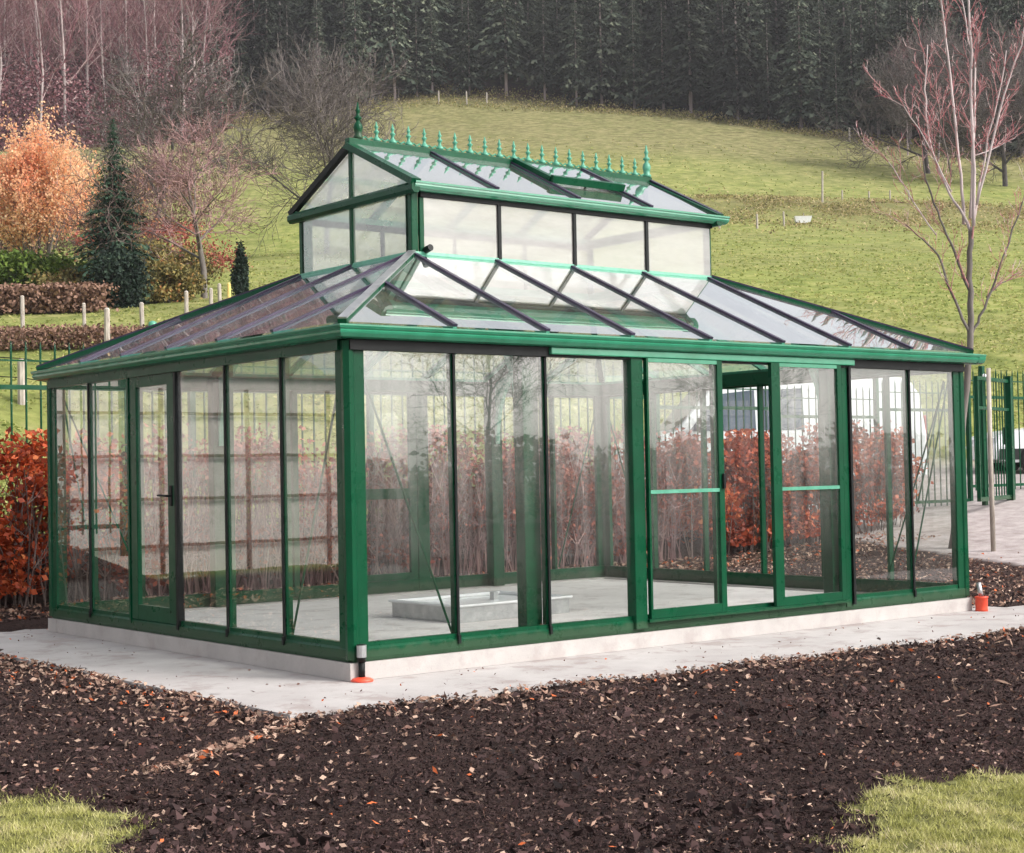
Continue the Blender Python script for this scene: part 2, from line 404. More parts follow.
def build_terrain():
    ts = np.concatenate([np.linspace(-120, 0, 13)[:-1], np.arange(0, 4.5, .5), np.arange(4.5, 12, .07), np.arange(12, 30, .25), np.arange(30, 70, 1.), np.arange(70, 260, 3.), np.arange(260, 480, 15.)])
    us = np.concatenate([np.linspace(-1.6, -.55, 8), np.linspace(-.5, .5, 301), np.linspace(.55, 1.6, 8)])
    V = []; 
    for t in ts:
        w = max(t, 0) + 14
        s = us * w
        s = np.concatenate([s[0] - np.array([160, 90, 45, 18]), s, s[-1] + np.array([18, 45, 90, 160])]) if t < 300 else np.concatenate([s[0] - np.array([80, 60, 40, 18]), s, s[-1] + np.array([18, 40, 60, 80])])
        x = CAM[0] + t * FH[0] + s * RH[0]; y = CAM[1] + t * FH[1] + s * RH[1]
        V.append(np.stack([x, y, height(x, y)], 1))
    V = np.array(V); nt_, nu = V.shape[:2]; P = V.reshape(-1, 3)
    x, y = P[:, 0], P[:, 1]
    slab = (x > -.85) & (y > -.85) & (y < 5.3) & (x < 6.8)
    P[slab, 2] = np.minimum(P[slab, 2], -.2)
    strip = (x > 6.5) & (x < 15.8) & (y < -.3) & (y > -1.1 - .04 * (x - 6)); P[strip, 2] = np.minimum(P[strip, 2], -.2)
    idx = np.arange(nt_ * nu).reshape(nt_, nu)
    F = np.stack([idx[:-1, :-1], idx[:-1, 1:], idx[1:, 1:], idx[1:, :-1]], -1).reshape(-1, 4)
    me = bpy.data.meshes.new('ground'); me.from_pydata(P.tolist(), [], F.tolist())
    t = (x - CAM[0]) * FH[0] + (y - CAM[1]) * FH[1]; s = (x - CAM[0]) * RH[0] + (y - CAM[1]) * RH[1]
    u = 512 + FPX * s / np.maximum(t, 1)
    meadow = np.maximum(sstep(y, 8.9, 9.8) * (1 - sstep(x, 7, 9) * (1 - sstep(t, 34, 37))), 0)
    yard = sstep(x - .35 * y, 10.2, 11.6) * (y > -4) * (1 - meadow)
    forest = sstep(t - edge_t(u), -3, 4)
    scarp = .6 * np.exp(-((t - 151) / 10) ** 2) * sstep(u, 560, 760) * (1 - sstep(u, 960, 1100))
    dry = sstep(t, 165, 240) * .9 + .5 * np.exp(-((t - 205) / 22) ** 2)
    lawn = lawn_mask(x, y)
    a = me.color_attributes.new('zones', 'FLOAT_COLOR', 'POINT')
    a.data.foreach_set('color', np.stack([meadow, yard, forest, np.ones_like(x)], 1).ravel())
    b = me.color_attributes.new('tints', 'FLOAT_COLOR', 'POINT')
    b.data.foreach_set('color', np.stack([lawn, scarp, np.clip(dry, 0, 1), np.ones_like(x)], 1).ravel())
    me.polygons.foreach_set('use_smooth', [True] * len(me.polygons)); me.update()
    o = bpy.data.objects.new('ground', me); COL.objects.link(o)
    m, nt, out = new_mat('ground_soil_and_meadow')
    z = nt.nodes.new('ShaderNodeVertexColor'); z.layer_name = 'zones'; zs = nt.nodes.new('ShaderNodeSeparateColor'); nt.links.new(z.outputs[0], zs.inputs[0])
    w = nt.nodes.new('ShaderNodeVertexColor'); w.layer_name = 'tints'; ws = nt.nodes.new('ShaderNodeSeparateColor'); nt.links.new(w.outputs[0], ws.inputs[0])
    fine = noise(nt, 28, 8, .75); mid = noise(nt, 1.6, 7, .65); big = noise(nt, .06, 5, .6); med = noise(nt, .45, 8, .7)
    soil = ramp(nt, fine, [(.35, (.014, .009, .008)), (.55, (.055, .034, .030)), (.75, (.14, .09, .08))])
    yardc = ramp(nt, noise(nt, 3, 9, .75), [(.3, (.26, .215, .205)), (.5, (.42, .365, .35)), (.7, (.56, .50, .49))])
    tuft = noise(nt, .8, 8, .75, stretch=(1, 1, 1))
    g1 = ramp(nt, med, [(.32, (.12, .16, .035)), (.5, (.225, .245, .066)), (.68, (.34, .32, .12))])
    g2 = ramp(nt, tuft, [(.38, (.09, .12, .03)), (.5, (.22, .26, .065)), (.62, (.38, .35, .14))])
    gr = mixc(nt, .55, g1, g2)
    dryc = ramp(nt, tuft, [(.38, (.10, .095, .038)), (.5, (.20, .185, .08)), (.62, (.30, .265, .13))])
    pf = nt.nodes.new('ShaderNodeMath'); pf.operation = 'MULTIPLY'
    nt.links.new(ramp(nt, big, [(.38, (0, 0, 0)), (.62, (.75, .75, .75))]), pf.inputs[0]); pf.inputs[1].default_value = .6
    gr = mixc(nt, pf.outputs[0], gr, dryc)
    gr = mixc(nt, ws.outputs[2], gr, dryc)
    scc = ramp(nt, noise(nt, .35, 9, .75), [(.35, (.06, .045, .03)), (.5, (.16, .12, .07)), (.65, (.25, .19, .10))])
    gr = mixc(nt, ws.outputs[1], gr, scc)
    flo = ramp(nt, noise(nt, .25, 6, .7), [(.3, (.03, .022, .018)), (.7, (.10, .06, .05))])
    gr = mixc(nt, zs.outputs[2], gr, flo)
    trk = noise(nt, .11, 6, .7, stretch=(1, 1, 1))
    gr = mixc(nt, ramp(nt, trk, [(.47, (0, 0, 0)), (.5, (.5, .5, .5)), (.53, (0, 0, 0))]), gr, (.13, .15, .045))
    lawnc = ramp(nt, fine, [(.35, (.05, .045, .02)), (.6, (.26, .26, .10))])
    def edge(fac, amt=.5):   # noise-broken edge for a zone
        mm = nt.nodes.new('ShaderNodeMath'); mm.operation = 'MULTIPLY_ADD'; mm.inputs[1].default_value = amt
        nt.links.new(mid, mm.inputs[0]); nt.links.new(fac, mm.inputs[2])
        return ramp(nt, mm.outputs[0], [(.5 + amt / 2 - .12, (0, 0, 0)), (min(.5 + amt / 2 + .12, 1), (1, 1, 1))])
    c = mixc(nt, edge(ws.outputs[0]), soil, lawnc)
    c = mixc(nt, edge(zs.outputs[1]), c, yardc)
    c = mixc(nt, zs.outputs[0], c, gr)
    principled(nt, out, c, .95, bump(nt, fine, .9, .02), 0, .1)
    me.materials.append(m)
    tag(o, kind='structure')
build_terrain()

# ------------------------------------------------------------------ paving slab
def poly_prism(name, pts, z0, z1, m, parent=None):
    b = MB(); n = len(pts)
    b.add([(x, y, z0) for x, y in pts] + [(x, y, z1) for x, y in pts],
          [tuple(range(n))[::-1], tuple(range(n, 2 * n))] + [(i, (i + 1) % n, n + (i + 1) % n, n + i) for i in range(n)])
    return b.obj(name, m, parent)
o = poly_prism('concrete_paving', [(-1.07, -1.01), (5.69, -1.28), (16, -1.75), (16, -.28), (7.2, -.06), (7.05, 5.4), (5, 5.75), (-1.06, 5.85)], -.30, -.12, MAT['concrete'])
tag(o, kind='structure')

# ------------------------------------------------------------------ greenhouse
L, W = 6.70, 5.0
MX = .84                                  # bay module
X = [0, .87, 1.70, 2.55, 3.43, 4.10, 5.03, 5.92, 6.70]
Y = [0, .845, 1.67, 2.49, 3.33, 4.13, 5.0]
ZB, ZT = .13, 2.10                         # glazed height of the walls
GH = empty('greenhouse')
tag(GH, 'green framed victorian greenhouse with a raised glazed lantern standing on the concrete slab', 'greenhouse')
G = MAT['green']
# plinth: ring under the walls, and the floor inside
b = MB()
b.box((-.035, -.035, -.118), (L + .035, .16, 0)); b.box((-.035, W - .16, -.118), (L + .035, W + .035, 0))
b.box((-.033, .162, -.118), (.16, W - .162, 0)); b.box((L - .16, .162, -.118), (L + .033, W - .162, 0))
b.obj('concrete_plinth', MAT['plinth'], GH)
MB().box((.162, .162, -.118), (L - .162, W - .162, -.012)).obj('concrete_floor', MAT['floor'], GH)
# base rails: stepped section
def base_rail(p, q, n):
    """p->q along the wall, n = outward normal"""
    p = Vector(p); q = Vector(q); n = Vector(n); b = MB()
    prof = [(.012, .003), (.02, .03), (.02, .085), (.004, .10), (.004, .128), (-.045, .128), (-.045, .003)]
    vs = [p + n * a + Vector((0, 0, z)) for a, z in prof] + [q + n * a + Vector((0, 0, z)) for a, z in prof]
    k = len(prof)
    b.add(vs, [tuple(range(k)), tuple(range(2 * k - 1, k - 1, -1))] + [(i, k + i, k + (i + 1) % k, (i + 1) % k) for i in range(k)])
    return b.obj('base_rail', G, GH)
base_rail((0, 0, 0), (L, 0, 0), (0, -1, 0)); base_rail((0, W, 0), (L, W, 0), (0, 1, 0))
base_rail((0, .02, 0), (0, W - .02, 0), (-1, 0, 0)); base_rail((L, .02, 0), (L, W - .02, 0), (1, 0, 0))
# corner posts: two flanges and a rounded corner
for cx, sx in ((0, -1), (L, 1)):
    for cy, sy in ((0, -1), (W, 1)):
        b = MB()
        pts = [(0, -.13), (.012, -.13), (.014, -.02), (.03, .0), (.03, .012), (.012, .03), (-.02, .014), (-.13, .012), (-.13, 0), (-.02, -.03)]
        pts = [(.014, -.125), (.014, -.045), (.026, -.034), (.034, .004), (.004, .034), (-.034, .026), (-.045, .014), (-.125, .014), (-.125, -.03), (-.05, -.03), (-.03, -.05), (-.03, -.125)]
        n = len(pts)
        vs = [(cx + sx * a, cy + sy * c, z) for z in (.02, 2.15) for a, c in pts]
        b.add(vs, [tuple(range(n)), tuple(range(n, 2 * n))] + [(i, (i + 1) % n, n + (i + 1) % n, n + i) for i in range(n)])
        b.obj('corner_post', G, GH)
# eaves beams (dark underside strip) and gutter ring
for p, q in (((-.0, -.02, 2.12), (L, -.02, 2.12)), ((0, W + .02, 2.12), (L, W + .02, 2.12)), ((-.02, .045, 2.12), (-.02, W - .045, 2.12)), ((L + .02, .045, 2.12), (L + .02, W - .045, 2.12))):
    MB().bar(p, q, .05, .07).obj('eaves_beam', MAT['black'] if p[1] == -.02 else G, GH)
for p, q in (((.05, .045, 2.165), (L - .05, .045, 2.165)), ((.05, W - .045, 2.165), (L - .05, W - .045, 2.165)), ((.045, .1, 2.165), (.045, W - .1, 2.165)), ((L - .045, .1, 2.165), (L - .045, W - .1, 2.165))):
    MB().bar(p, q, .06, .13).obj('eaves_beam', G, GH)
def ring(prof, x0, y0, x1, y1, name, m, parent):
    """sweep a closed (outset, z) profile round a rectangle with mitred corners"""
    b = MB(); k = len(prof); vs = []
    for sx, sy in ((-1, -1), (1, -1), (1, 1), (-1, 1)):
        for a, z in prof:
            vs.append(((x1 if sx > 0 else x0) + sx * a, (y1 if sy > 0 else y0) + sy * a, z))
    fs = []
    for c in range(4):
        d = (c + 1) % 4
        for i in range(k):
            j = (i + 1) % k; fs.append((c * k + i, d * k + i, d * k + j, c * k + j))
    b.add(vs, fs); return b.obj(name, m, parent)
ring([(.0, 2.156), (.075, 2.156), (.105, 2.166), (.122, 2.19), (.126, 2.205), (.118, 2.213), (.128, 2.222), (.134, 2.236), (.134, 2.246), (.06, 2.258), (.0, 2.262)], 0, 0, L, W, 'gutter', MAT['green_sky_lit'], GH)
b = MB(); pr = [(.0, 2.158), (.075, 2.158), (.105, 2.168), (.120, 2.19), (.124, 2.205), (.126, 2.222), (.132, 2.236), (.132, 2.244), (.0, 2.244)]
vs = [(xx, -a, z) for xx in (L + .128, L + .225) for a, z in pr]; k = len(pr)
b.add(vs, [tuple(range(k)), tuple(range(k, 2 * k))[::-1]] + [(i, (i + 1) % k, k + (i + 1) % k, k + i) for i in range(k)])
b.obj('gutter_end', MAT['green_sky_lit'], GH)
# roof geometry
lx0, lx1, ly0, ly1 = 1.675, 5.12, 1.615, 3.385
E0, ZE, ZL = -.085, 2.262, 3.03
exl, exr, eyf, eyb = -E0, L - E0, -E0, W - E0
def lerp(a, b, t): return a + (b - a) * t
A = [(E0, E0, ZE), (L - E0, E0, ZE), (L - E0, W - E0, ZE), (E0, W - E0, ZE)]
B = [(lx0, ly0, ZL), (lx1, ly0, ZL), (lx1, ly1, ZL), (lx0, ly1, ZL)]
def slope_bar(p, q, n, name='roof_bar', w=.042, capm='cap'):
    b = MB().bar(Vector(p) - Vector(n) * .02, Vector(q) - Vector(n) * .02, w * .8, .045, n)
    o = b.obj(name, MAT['green_pale'] if name == 'roof_bar' else G, GH)
    MB().bar(Vector(p) + Vector(n) * .014, Vector(q) + Vector(n) * .014, w * .9, .018, n).obj('bar_cap', MAT[capm], o)
    return o
def roof_side(e0, e1, t0, t1, ts_bottom, ts_top_range, gm='glass_roof'):
    """one slope: eave e0->e1, top t0->t1, bars at the fractions ts_bottom running straight up the slope"""
    e0, e1, t0, t1 = map(Vector, (e0, e1, t0, t1))
    n = (e1 - e0).cross(t0 - e0).normalized()
    if n.z < 0: n = -n
    ax = (e1 - e0).normalized()
    Le = (e1 - e0).length
    a0 = (t0 - e0).dot(ax); a1 = (t1 - e0).dot(ax)
    up = (t0 - e0) - ax * a0                      # vector straight up the slope
    def top(d):                                   # how far up the bar at distance d reaches
        if d < a0: return d / a0
        if d > a1: return (Le - d) / (Le - a1)
        return 1.
    ds = ts_bottom
    for d in ds[1:-1]:
        p = e0 + ax * d; slope_bar(p, p + up * top(d) * .985, n)
    for d0, d1 in zip(ds[:-1], ds[1:]):
        h0, h1 = top(d0), top(d1)
        poly = [e0 + ax * d0, e0 + ax * d1]
        if h1 > .001: poly.append(e0 + ax * d1 + up * h1)
        if (d0 < a0 < d1): poly.append(e0 + ax * a0 + up)
        if (d0 < a1 < d1): poly.append(e0 + ax * a1 + up)
        if h0 > .001: poly.append(e0 + ax * d0 + up * h0)
        poly = [v for v in poly]
        b = MB(); k = len(poly)
        b.add([v + n * .004 for v in poly] + [v - n * .0 for v in poly], [tuple(range(k))])
        b.v = b.v[:k]
        b.obj('roof_pane', MAT[gm], GH)
xs = [d - E0 for d in X]; xs[0] = 0; xs[-1] = L - 2 * E0
ys = [d - E0 for d in Y]; ys[0] = 0; ys[-1] = W - 2 * E0
xs2 = [0, .925, 1.765, 2.605, 3.445, 4.29, 5.13, 5.97, L - 2 * E0]
ys2 = [0, .915, 1.74, 2.575, 3.41, 4.23, W - 2 * E0]
roof_side(A[0], A[1], B[0], B[1], xs2, None); roof_side(A[3], A[2], B[3], B[2], xs2, None)
roof_side(A[0], A[3], B[0], B[3], ys2, None, 'glass_roof_darkened'); roof_side(A[1], A[2], B[1], B[2], ys2, None)
for a, c in zip(A, B):
    a = Vector(a); c = Vector(c)
    o = MB().bar(a, c, .06, .04).obj('hip_bar', G, GH)
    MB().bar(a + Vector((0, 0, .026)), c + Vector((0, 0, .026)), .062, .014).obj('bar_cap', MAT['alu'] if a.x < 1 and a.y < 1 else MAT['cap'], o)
# wall glazing
def pane(a, b, name='wall_pane', m='glass', parent=None, z0=None, z1=None):
    z0 = ZB if z0 is None else z0; z1 = 2.11 if z1 is None else z1
    (xa, ya), (xb, yb) = a, b
    return MB().add([(xa, ya, z0), (xb, yb, z0), (xb, yb, z1), (xa, ya, z1)], [(0, 1, 2, 3)]).obj(name, MAT[m], parent or GH)
def gbar(x, y, nrm, z0=.10, z1=2.10):
    """glazing bar: green body inside, black cap strip outside with a grey end clip"""
    nx, ny = nrm
    o = MB().box((x - .015 - abs(nx) * .012 + (-nx) * .02, y - .015 - abs(ny) * .012 + (-ny) * .02, z0 + .03), (x + .015 + abs(nx) * .012 - nx * .02, y + .015 + abs(ny) * .012 - ny * .02, z1)).obj('glazing_bar', G, GH)
    MB().box((x + nx * .013 - (.009 if nx == 0 else 0), y + ny * .013 - (.009 if ny == 0 else 0), z0 - .03), (x + nx * .026 + (.009 if nx == 0 else 0), y + ny * .026 + (.009 if ny == 0 else 0), z1)).obj('bar_cap', MAT['black'], o)
    MB().box((x + nx * .026 - (.011 if nx == 0 else 0), y + ny * .026 - (.011 if ny == 0 else 0), z0 - .04), (x + nx * .036 + (.011 if nx == 0 else 0), y + ny * .036 + (.011 if ny == 0 else 0), z0 + .02)).obj('end_clip', MAT['black'], o)
FR, BK, LF, RT = (0, -1), (0, 1), (-1, 0), (1, 0)
for i in (1, 2, 7): gbar(X[i], 0, FR)
for i in (1, 2, 3, 6, 7): gbar(X[i], W, BK)
for i in (1, 2, 5): gbar(0, Y[i], LF)
for i in range(1, 6): gbar(L, Y[i], RT)
for i in (0, 1, 2, 6, 7): pane((X[i] + .01, -.004), (X[i + 1] - .01, -.004))
for i in (0, 1, 2, 4, 5, 6, 7):
    pane((X[i] + .01, W + .004), (X[i + 1] - .01, W + .004), m='glass_back')
for i in (0, 1, 2, 4, 5): pane((-.004, Y[i] + .01), (-.004, Y[i + 1] - .01))
for i in range(6): pane((L + .004, Y[i] + .01), (L + .004, Y[i + 1] - .01), m='glass_back')
# heavy mullions round the sliding doors in the front wall
def mullion(x0, x1, y0=-.05, y1=.05, z0=.03, z1=2.10, name='door_post'):
    return MB().box((x0, y0, z0), (x1, y1, z1)).obj(name, G, GH, bevel=.006)
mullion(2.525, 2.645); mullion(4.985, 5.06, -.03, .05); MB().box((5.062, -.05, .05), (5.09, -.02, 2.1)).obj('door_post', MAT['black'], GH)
mullion(2.50, 2.56, W - .05, W + .05); mullion(4.02, 4.17, W - .05, W + .05, .0); mullion(5.0, 5.06, W - .05, W + .05)
# sliding track above and below
MB().box((1.72, -.075, 2.10), (5.12, -.022, 2.154)).obj('sliding_track', MAT['green_sky_lit'], GH, bevel=.008)
MB().box((2.645, -.072, .075), (4.985, -.024, .10)).obj('sliding_track', G, GH)
def sliding_door(x0, x1, y, s0, s1, zm, back=False):
    d = empty('sliding_door', (0, 0, 0), 0, GH)
    z0, z1 = .102, 2.098
    dy = .018
    b = MB(); b.box((x0, y - dy, z0), (x0 + s0, y + dy, z1)); f = b.obj('door_stile', G, d)
    MB().box((x1 - s1, y - dy, z0), (x1, y + dy, z1)).obj('door_stile', G, d)
    MB().box((x0 + s0, y - dy * .9, z0), (x1 - s1, y + dy * .9, z0 + .07)).obj('bottom_rail', G, d)
    MB().box((x0 + s0, y - dy * .9, z1 - .03), (x1 - s1, y + dy * .9, z1)).obj('top_rail', MAT['green_sky_lit'], d)
    MB().box((x0 + s0, y - dy * .9, zm - .014), (x1 - s1, y + dy * .9, zm + .014)).obj('middle_rail', MAT['green_pale'], d)
    pane((x0 + s0, y), (x1 - s1, y), 'door_pane', 'glass', d, z0 + .06, z1 - .02)
    return d
d1 = sliding_door(2.66, 3.485, -.058, .02, .055, 1.07)
MB().box((3.455, -.10, 1.08), (3.48, -.078, 1.2)).obj('door_handle', MAT['black'], d1, bevel=.005)
d2 = sliding_door(4.06, 4.93, -.058, .10, .05, 1.06)
MB().box((3.475, .02, .10), (3.51, .06, 2.1)).obj('door_post', G, GH)
# door set in the left wall
d = empty('hinged_door', (0, 0, 0), 0, GH)
y0, y1, dx = 2.50, 3.31, .02
for a, c in ((y0, y0 + .13), (y1 - .12, y1)): MB().box((-dx, a, .10), (dx, c, 2.09)).obj('door_stile', G, d, bevel=.004)
MB().box((-dx * .9, y0 + .13, .10), (dx * .9, y1 - .12, .22)).obj('bottom_rail', G, d)
MB().box((-dx * .9, y0 + .13, 2.0), (dx * .9, y1 - .12, 2.09)).obj('top_rail', G, d)
pane((0, y0 + .13), (0, y1 - .12), 'door_pane', 'glass', d, .21, 2.01)
hb = MB(); hb.box((-.03, 2.545, 1.03), (-.02, 2.585, 1.19)); hb.tube([(-.02, 2.565, 1.11), (-.075, 2.565, 1.11), (-.078, 2.69, 1.115)], [.01, .009, .008], 8)
hb.obj('door_handle', MAT['black'], d)
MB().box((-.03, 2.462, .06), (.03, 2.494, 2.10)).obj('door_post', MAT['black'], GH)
MB().box((-.03, 3.316, .06), (.03, 3.346, 2.10)).obj('door_post', G, GH)
# door in the back wall (stile and middle rail seen through the glass)
d = empty('sliding_door', (0, 0, 0), 0, GH)
yb = W - .02
MB().box((3.30, yb - .02, .13), (3.36, yb + .018, 2.1)).obj('door_stile', G, d); MB().box((3.93, yb - .02, .13), (4.018, yb + .018, 2.1)).obj('door_stile', G, d)
MB().box((3.36, yb - .02, .98), (3.93, yb + .016, 1.09)).obj('middle_rail', G, d); MB().box((3.36, yb - .02, .13), (3.93, yb + .016, .20)).obj('bottom_rail', G, d)
pane((3.36, yb), (3.93, yb), 'door_pane', 'glass_back', d, .2, 2.1)
# portal frames: columns, rafters and curved knee braces
for px in (1.625, 5.0):
    for cy, s in ((.12, 1), (W - .12, -1)):
        MB().box((px - .075, cy - .055, 0), (px + .075, cy + .055, 2.2)).obj('portal_column', G, GH, bevel=.008)
        MB().bar((px, cy, 2.22), (px, (ly0 if s > 0 else ly1) , 2.93), .10, .07).obj('portal_rafter', G, GH)
        b = MB(); prev = None; k = 8; pts = []
        for i in range(k + 1):
            t = i / k * math.pi / 2
            pts.append((px, cy + s * (.05 + .78 * (1 - math.cos(t))), 1.55 + .97 * math.sin(t) ** 1.0))
        for p_, q_ in zip(pts[:-1], pts[1:]):
            b.bar(p_, q_, .05, .05, (1, 0, 0))
        # web plate between column, rafter and the curve
        vs = [(px - .008, y_, z_) for _, y_, z_ in pts] + [(px - .008, cy + s * .05, 2.22 + .03)]
        b.add(vs, [tuple(range(len(vs)))])
        vs = [(px + .008, y_, z_) for _, y_, z_ in pts] + [(px + .008, cy + s * .05, 2.22 + .03)]
        b.add(vs, [tuple(range(len(vs)))])
        b.obj('knee_brace', MAT['green_pale'], GH)
# diagonal braces of thin rod
def rod(p, q): MB().tube([p, q], [.0085, .0085], 6).obj('diagonal_brace', G, GH)
rod((.14, .04, 1.95), (.86, .04, .12)); rod((.045, .14, 1.95), (.045, .84, .12))
rod((.06, W - .12, 2.0), (.06, 4.1, .15)); rod((.1, W - .05, 2.0), (.9, W - .05, .15))
rod((L - .05, W - .12, 2.0), (L - .05, 4.2, .15)); rod((L - .12, W - .05, 2.0), (5.95, W - .05, .15))
rod((L - .12, .05, 2.0), (5.95, .05, .15)); rod((L - .05, .14, 2.0), (L - .05, .86, .15)); rod((L - .16, .07, 2.0), (6.12, .07, .9))

# lantern
LZ0, LZ1 = 3.05, 3.50
ring([(.0, 2.985), (.09, 2.96), (.09, 2.985), (.02, 3.03), (.012, 3.055), (-.03, 3.055), (-.03, 2.985)], lx0, ly0, lx1, ly1, 'lantern_sill', MAT['green_pale'], GH)
for cx, sx in ((lx0, 1), (lx1, -1)):
    for cy, sy in ((ly0, 1), (ly1, -1)):
        w = .12 if sx > 0 else .04
        b = MB().box((cx, cy, 3.0), (cx + sx * w * .55, cy + sy * .09, 3.56)); b.obj('lantern_post', G, GH, bevel=.008)
        if sx > 0: MB().box((cx + .082, cy, 3.02), (cx + .125, cy + sy * .03, 3.55)).obj('lantern_post', G, GH, bevel=.006)
LX = [1.80, 2.575, 3.413, 4.28, 5.10]
for cy, ny in ((ly0, -1), (ly1, 1)):
    for x in LX[1:-1]:
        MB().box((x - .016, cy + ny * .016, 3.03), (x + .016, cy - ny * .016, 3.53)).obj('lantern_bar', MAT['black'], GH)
    for a, c in zip(LX[:-1], LX[1:]):
        MB().add([(a, cy, 3.04), (c, cy, 3.04), (c, cy, 3.53), (a, cy, 3.53)], [(0, 1, 2, 3)]).obj('lantern_pane', MAT['glass_lantern'], GH)
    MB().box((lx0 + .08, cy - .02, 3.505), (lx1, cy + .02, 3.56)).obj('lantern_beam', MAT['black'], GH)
RY = (ly0 + ly1) / 2; ZR = 4.085; ZG = 3.585; oh = .10
for cx, nx in ((lx0, -1), (lx1, 1)):
    for a, c in ((ly0 + .05, RY), (RY, ly1 - .05)):
        MB().add([(cx, a, 3.04), (cx, c, 3.04), (cx, c, 3.54), (cx, a, 3.54)], [(0, 1, 2, 3)]).obj('lantern_pane', MAT['glass_gable'], GH)
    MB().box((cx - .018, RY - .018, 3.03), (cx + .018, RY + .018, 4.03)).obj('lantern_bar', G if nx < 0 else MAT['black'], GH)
    # gable panes
    for s, ye in ((-1, ly0), (1, ly1)):
        MB().add([(cx, RY, 3.6), (cx, ye, 3.6), (cx, RY, 4.02)], [(0, 1, 2)]).obj('gable_pane', MAT['glass_gable'], GH)
    # tie beam across the gable: rounded gutter-like bar
    b = MB(); pr = [(.0, -.045), (.035, -.045), (.06, -.02), (.06, .02), (.035, .045), (0, .045), (-.02, .02), (-.02, -.02)]
    vs = [(cx + nx * a, yy, 3.565 + z) for yy in (ly0 - oh, ly1 + oh) for a, z in pr]; k = len(pr)
    b.add(vs, [tuple(range(k)), tuple(range(k, 2 * k))] + [(i, (i + 1) % k, k + (i + 1) % k, k + i) for i in range(k)])
    b.obj('gable_beam', G, GH)
    # barge boards
    for s, ye in ((-1, ly0 - oh), (1, ly1 + oh)):
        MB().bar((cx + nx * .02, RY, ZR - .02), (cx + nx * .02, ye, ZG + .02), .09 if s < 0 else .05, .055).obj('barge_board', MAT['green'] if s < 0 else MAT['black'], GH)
# lantern gutters
for ye, s in ((ly0, -1), (ly1, 1)):
    b = MB(); pr = [(.0, 3.545), (.06, 3.545), (.095, 3.56), (.11, 3.58), (.108, 3.592), (.118, 3.60), (.118, 3.615), (.03, 3.625), (.0, 3.62)]
    vs = [(xx, ye + s * a, z) for xx in (lx0 - .03, lx1 + .14) for a, z in pr]; k = len(pr)
    b.add(vs, [tuple(range(k)), tuple(range(k, 2 * k))] + [(i, (i + 1) % k, k + (i + 1) % k, k + i) for i in range(k)])
    b.obj('lantern_gutter', MAT['green_sky_lit'], GH)
# lantern roof panes and bars
for s, ye in ((-1, ly0 - oh * .8), (1, ly1 + oh * .8)):
    e = Vector((0, ye, 3.62)); r = Vector((0, RY + s * .02, ZR)); dirv = (r - e)
    n = Vector((0, -dirv.z, dirv.y)).normalized() * (1 if s < 0 else -1)
    if n.z < 0: n = -n
    edges = [lx0 - .01, LX[1] - .07, LX[2], 4.28, lx1 + .05]
    for a, c in zip(edges[:-1], edges[1:]):
        MB().add([(a, e.y, e.z), (c, e.y, e.z), (c, r.y, r.z), (a, r.y, r.z)], [(0, 1, 2, 3)]).obj('lantern_roof_pane', MAT['glass_roof'], GH)
    for x in edges[1:-1]:
        p0 = Vector((x, e.y, e.z)); p1 = Vector((x, r.y, r.z)); slope_bar(p0, p1, n, 'roof_bar', .042)
    MB().bar((lx1 + .05, e.y, e.z + .01), (lx1 + .05, r.y, r.z + .01), .05, .03, n).obj('verge_cap', MAT['cap'], GH)
# ridge
b = MB().box((lx0 - .04, RY - .035, ZR - .02), (lx1 + .06, RY + .035, ZR + .045)); b.box((lx0 - .06, RY - .05, ZR - .04), (lx1 + .07, RY + .05, ZR - .022))
b.obj('ridge_beam', G, GH, bevel=.006)
b = MB()
for i in range(20):      # scrolled cresting strip at the foot of the finials
    x = 1.77 + .169 * (i + .5)
    b.tube([(x - .07, RY, ZR + .05), (x - .035, RY, ZR + .075), (x, RY, ZR + .055), (x + .035, RY, ZR + .075), (x + .07, RY, ZR + .05)], [.008] * 5, 5)
b.obj('ridge_cresting', MAT['green_pale'], GH)
small = [(.03, 0), (.036, .012), (.026, .03), (.014, .045), (.013, .07), (.024, .082), (.024, .09), (.011, .1), (.011, .118), (.02, .128), (.011, .14), (.004, .175)]
big = [(.042, 0), (.045, .02), (.03, .04), (.035, .07), (.043, .10), (.032, .135), (.018, .15), (.018, .165), (.034, .178), (.034, .19), (.015, .205), (.016, .235), (.024, .25), (.015, .265), (.005, .32)]
fs = None
for i in range(1, 20):
    x = 1.77 + .169 * i
    if fs is None: fs = MB().lathe(small, n=10).obj('finial', MAT['green_pale'], GH, True)
    f = fs if i == 1 else fs.copy()
    if i > 1: COL.objects.link(f)
    f.location = (x, RY, ZR + .045)
for x in (1.75, 5.14):
    MB().lathe(big, n=14).obj('end_finial', MAT['green'] if x < 3 else MAT['green_pale'], GH, True, (x, RY, ZR + .045))
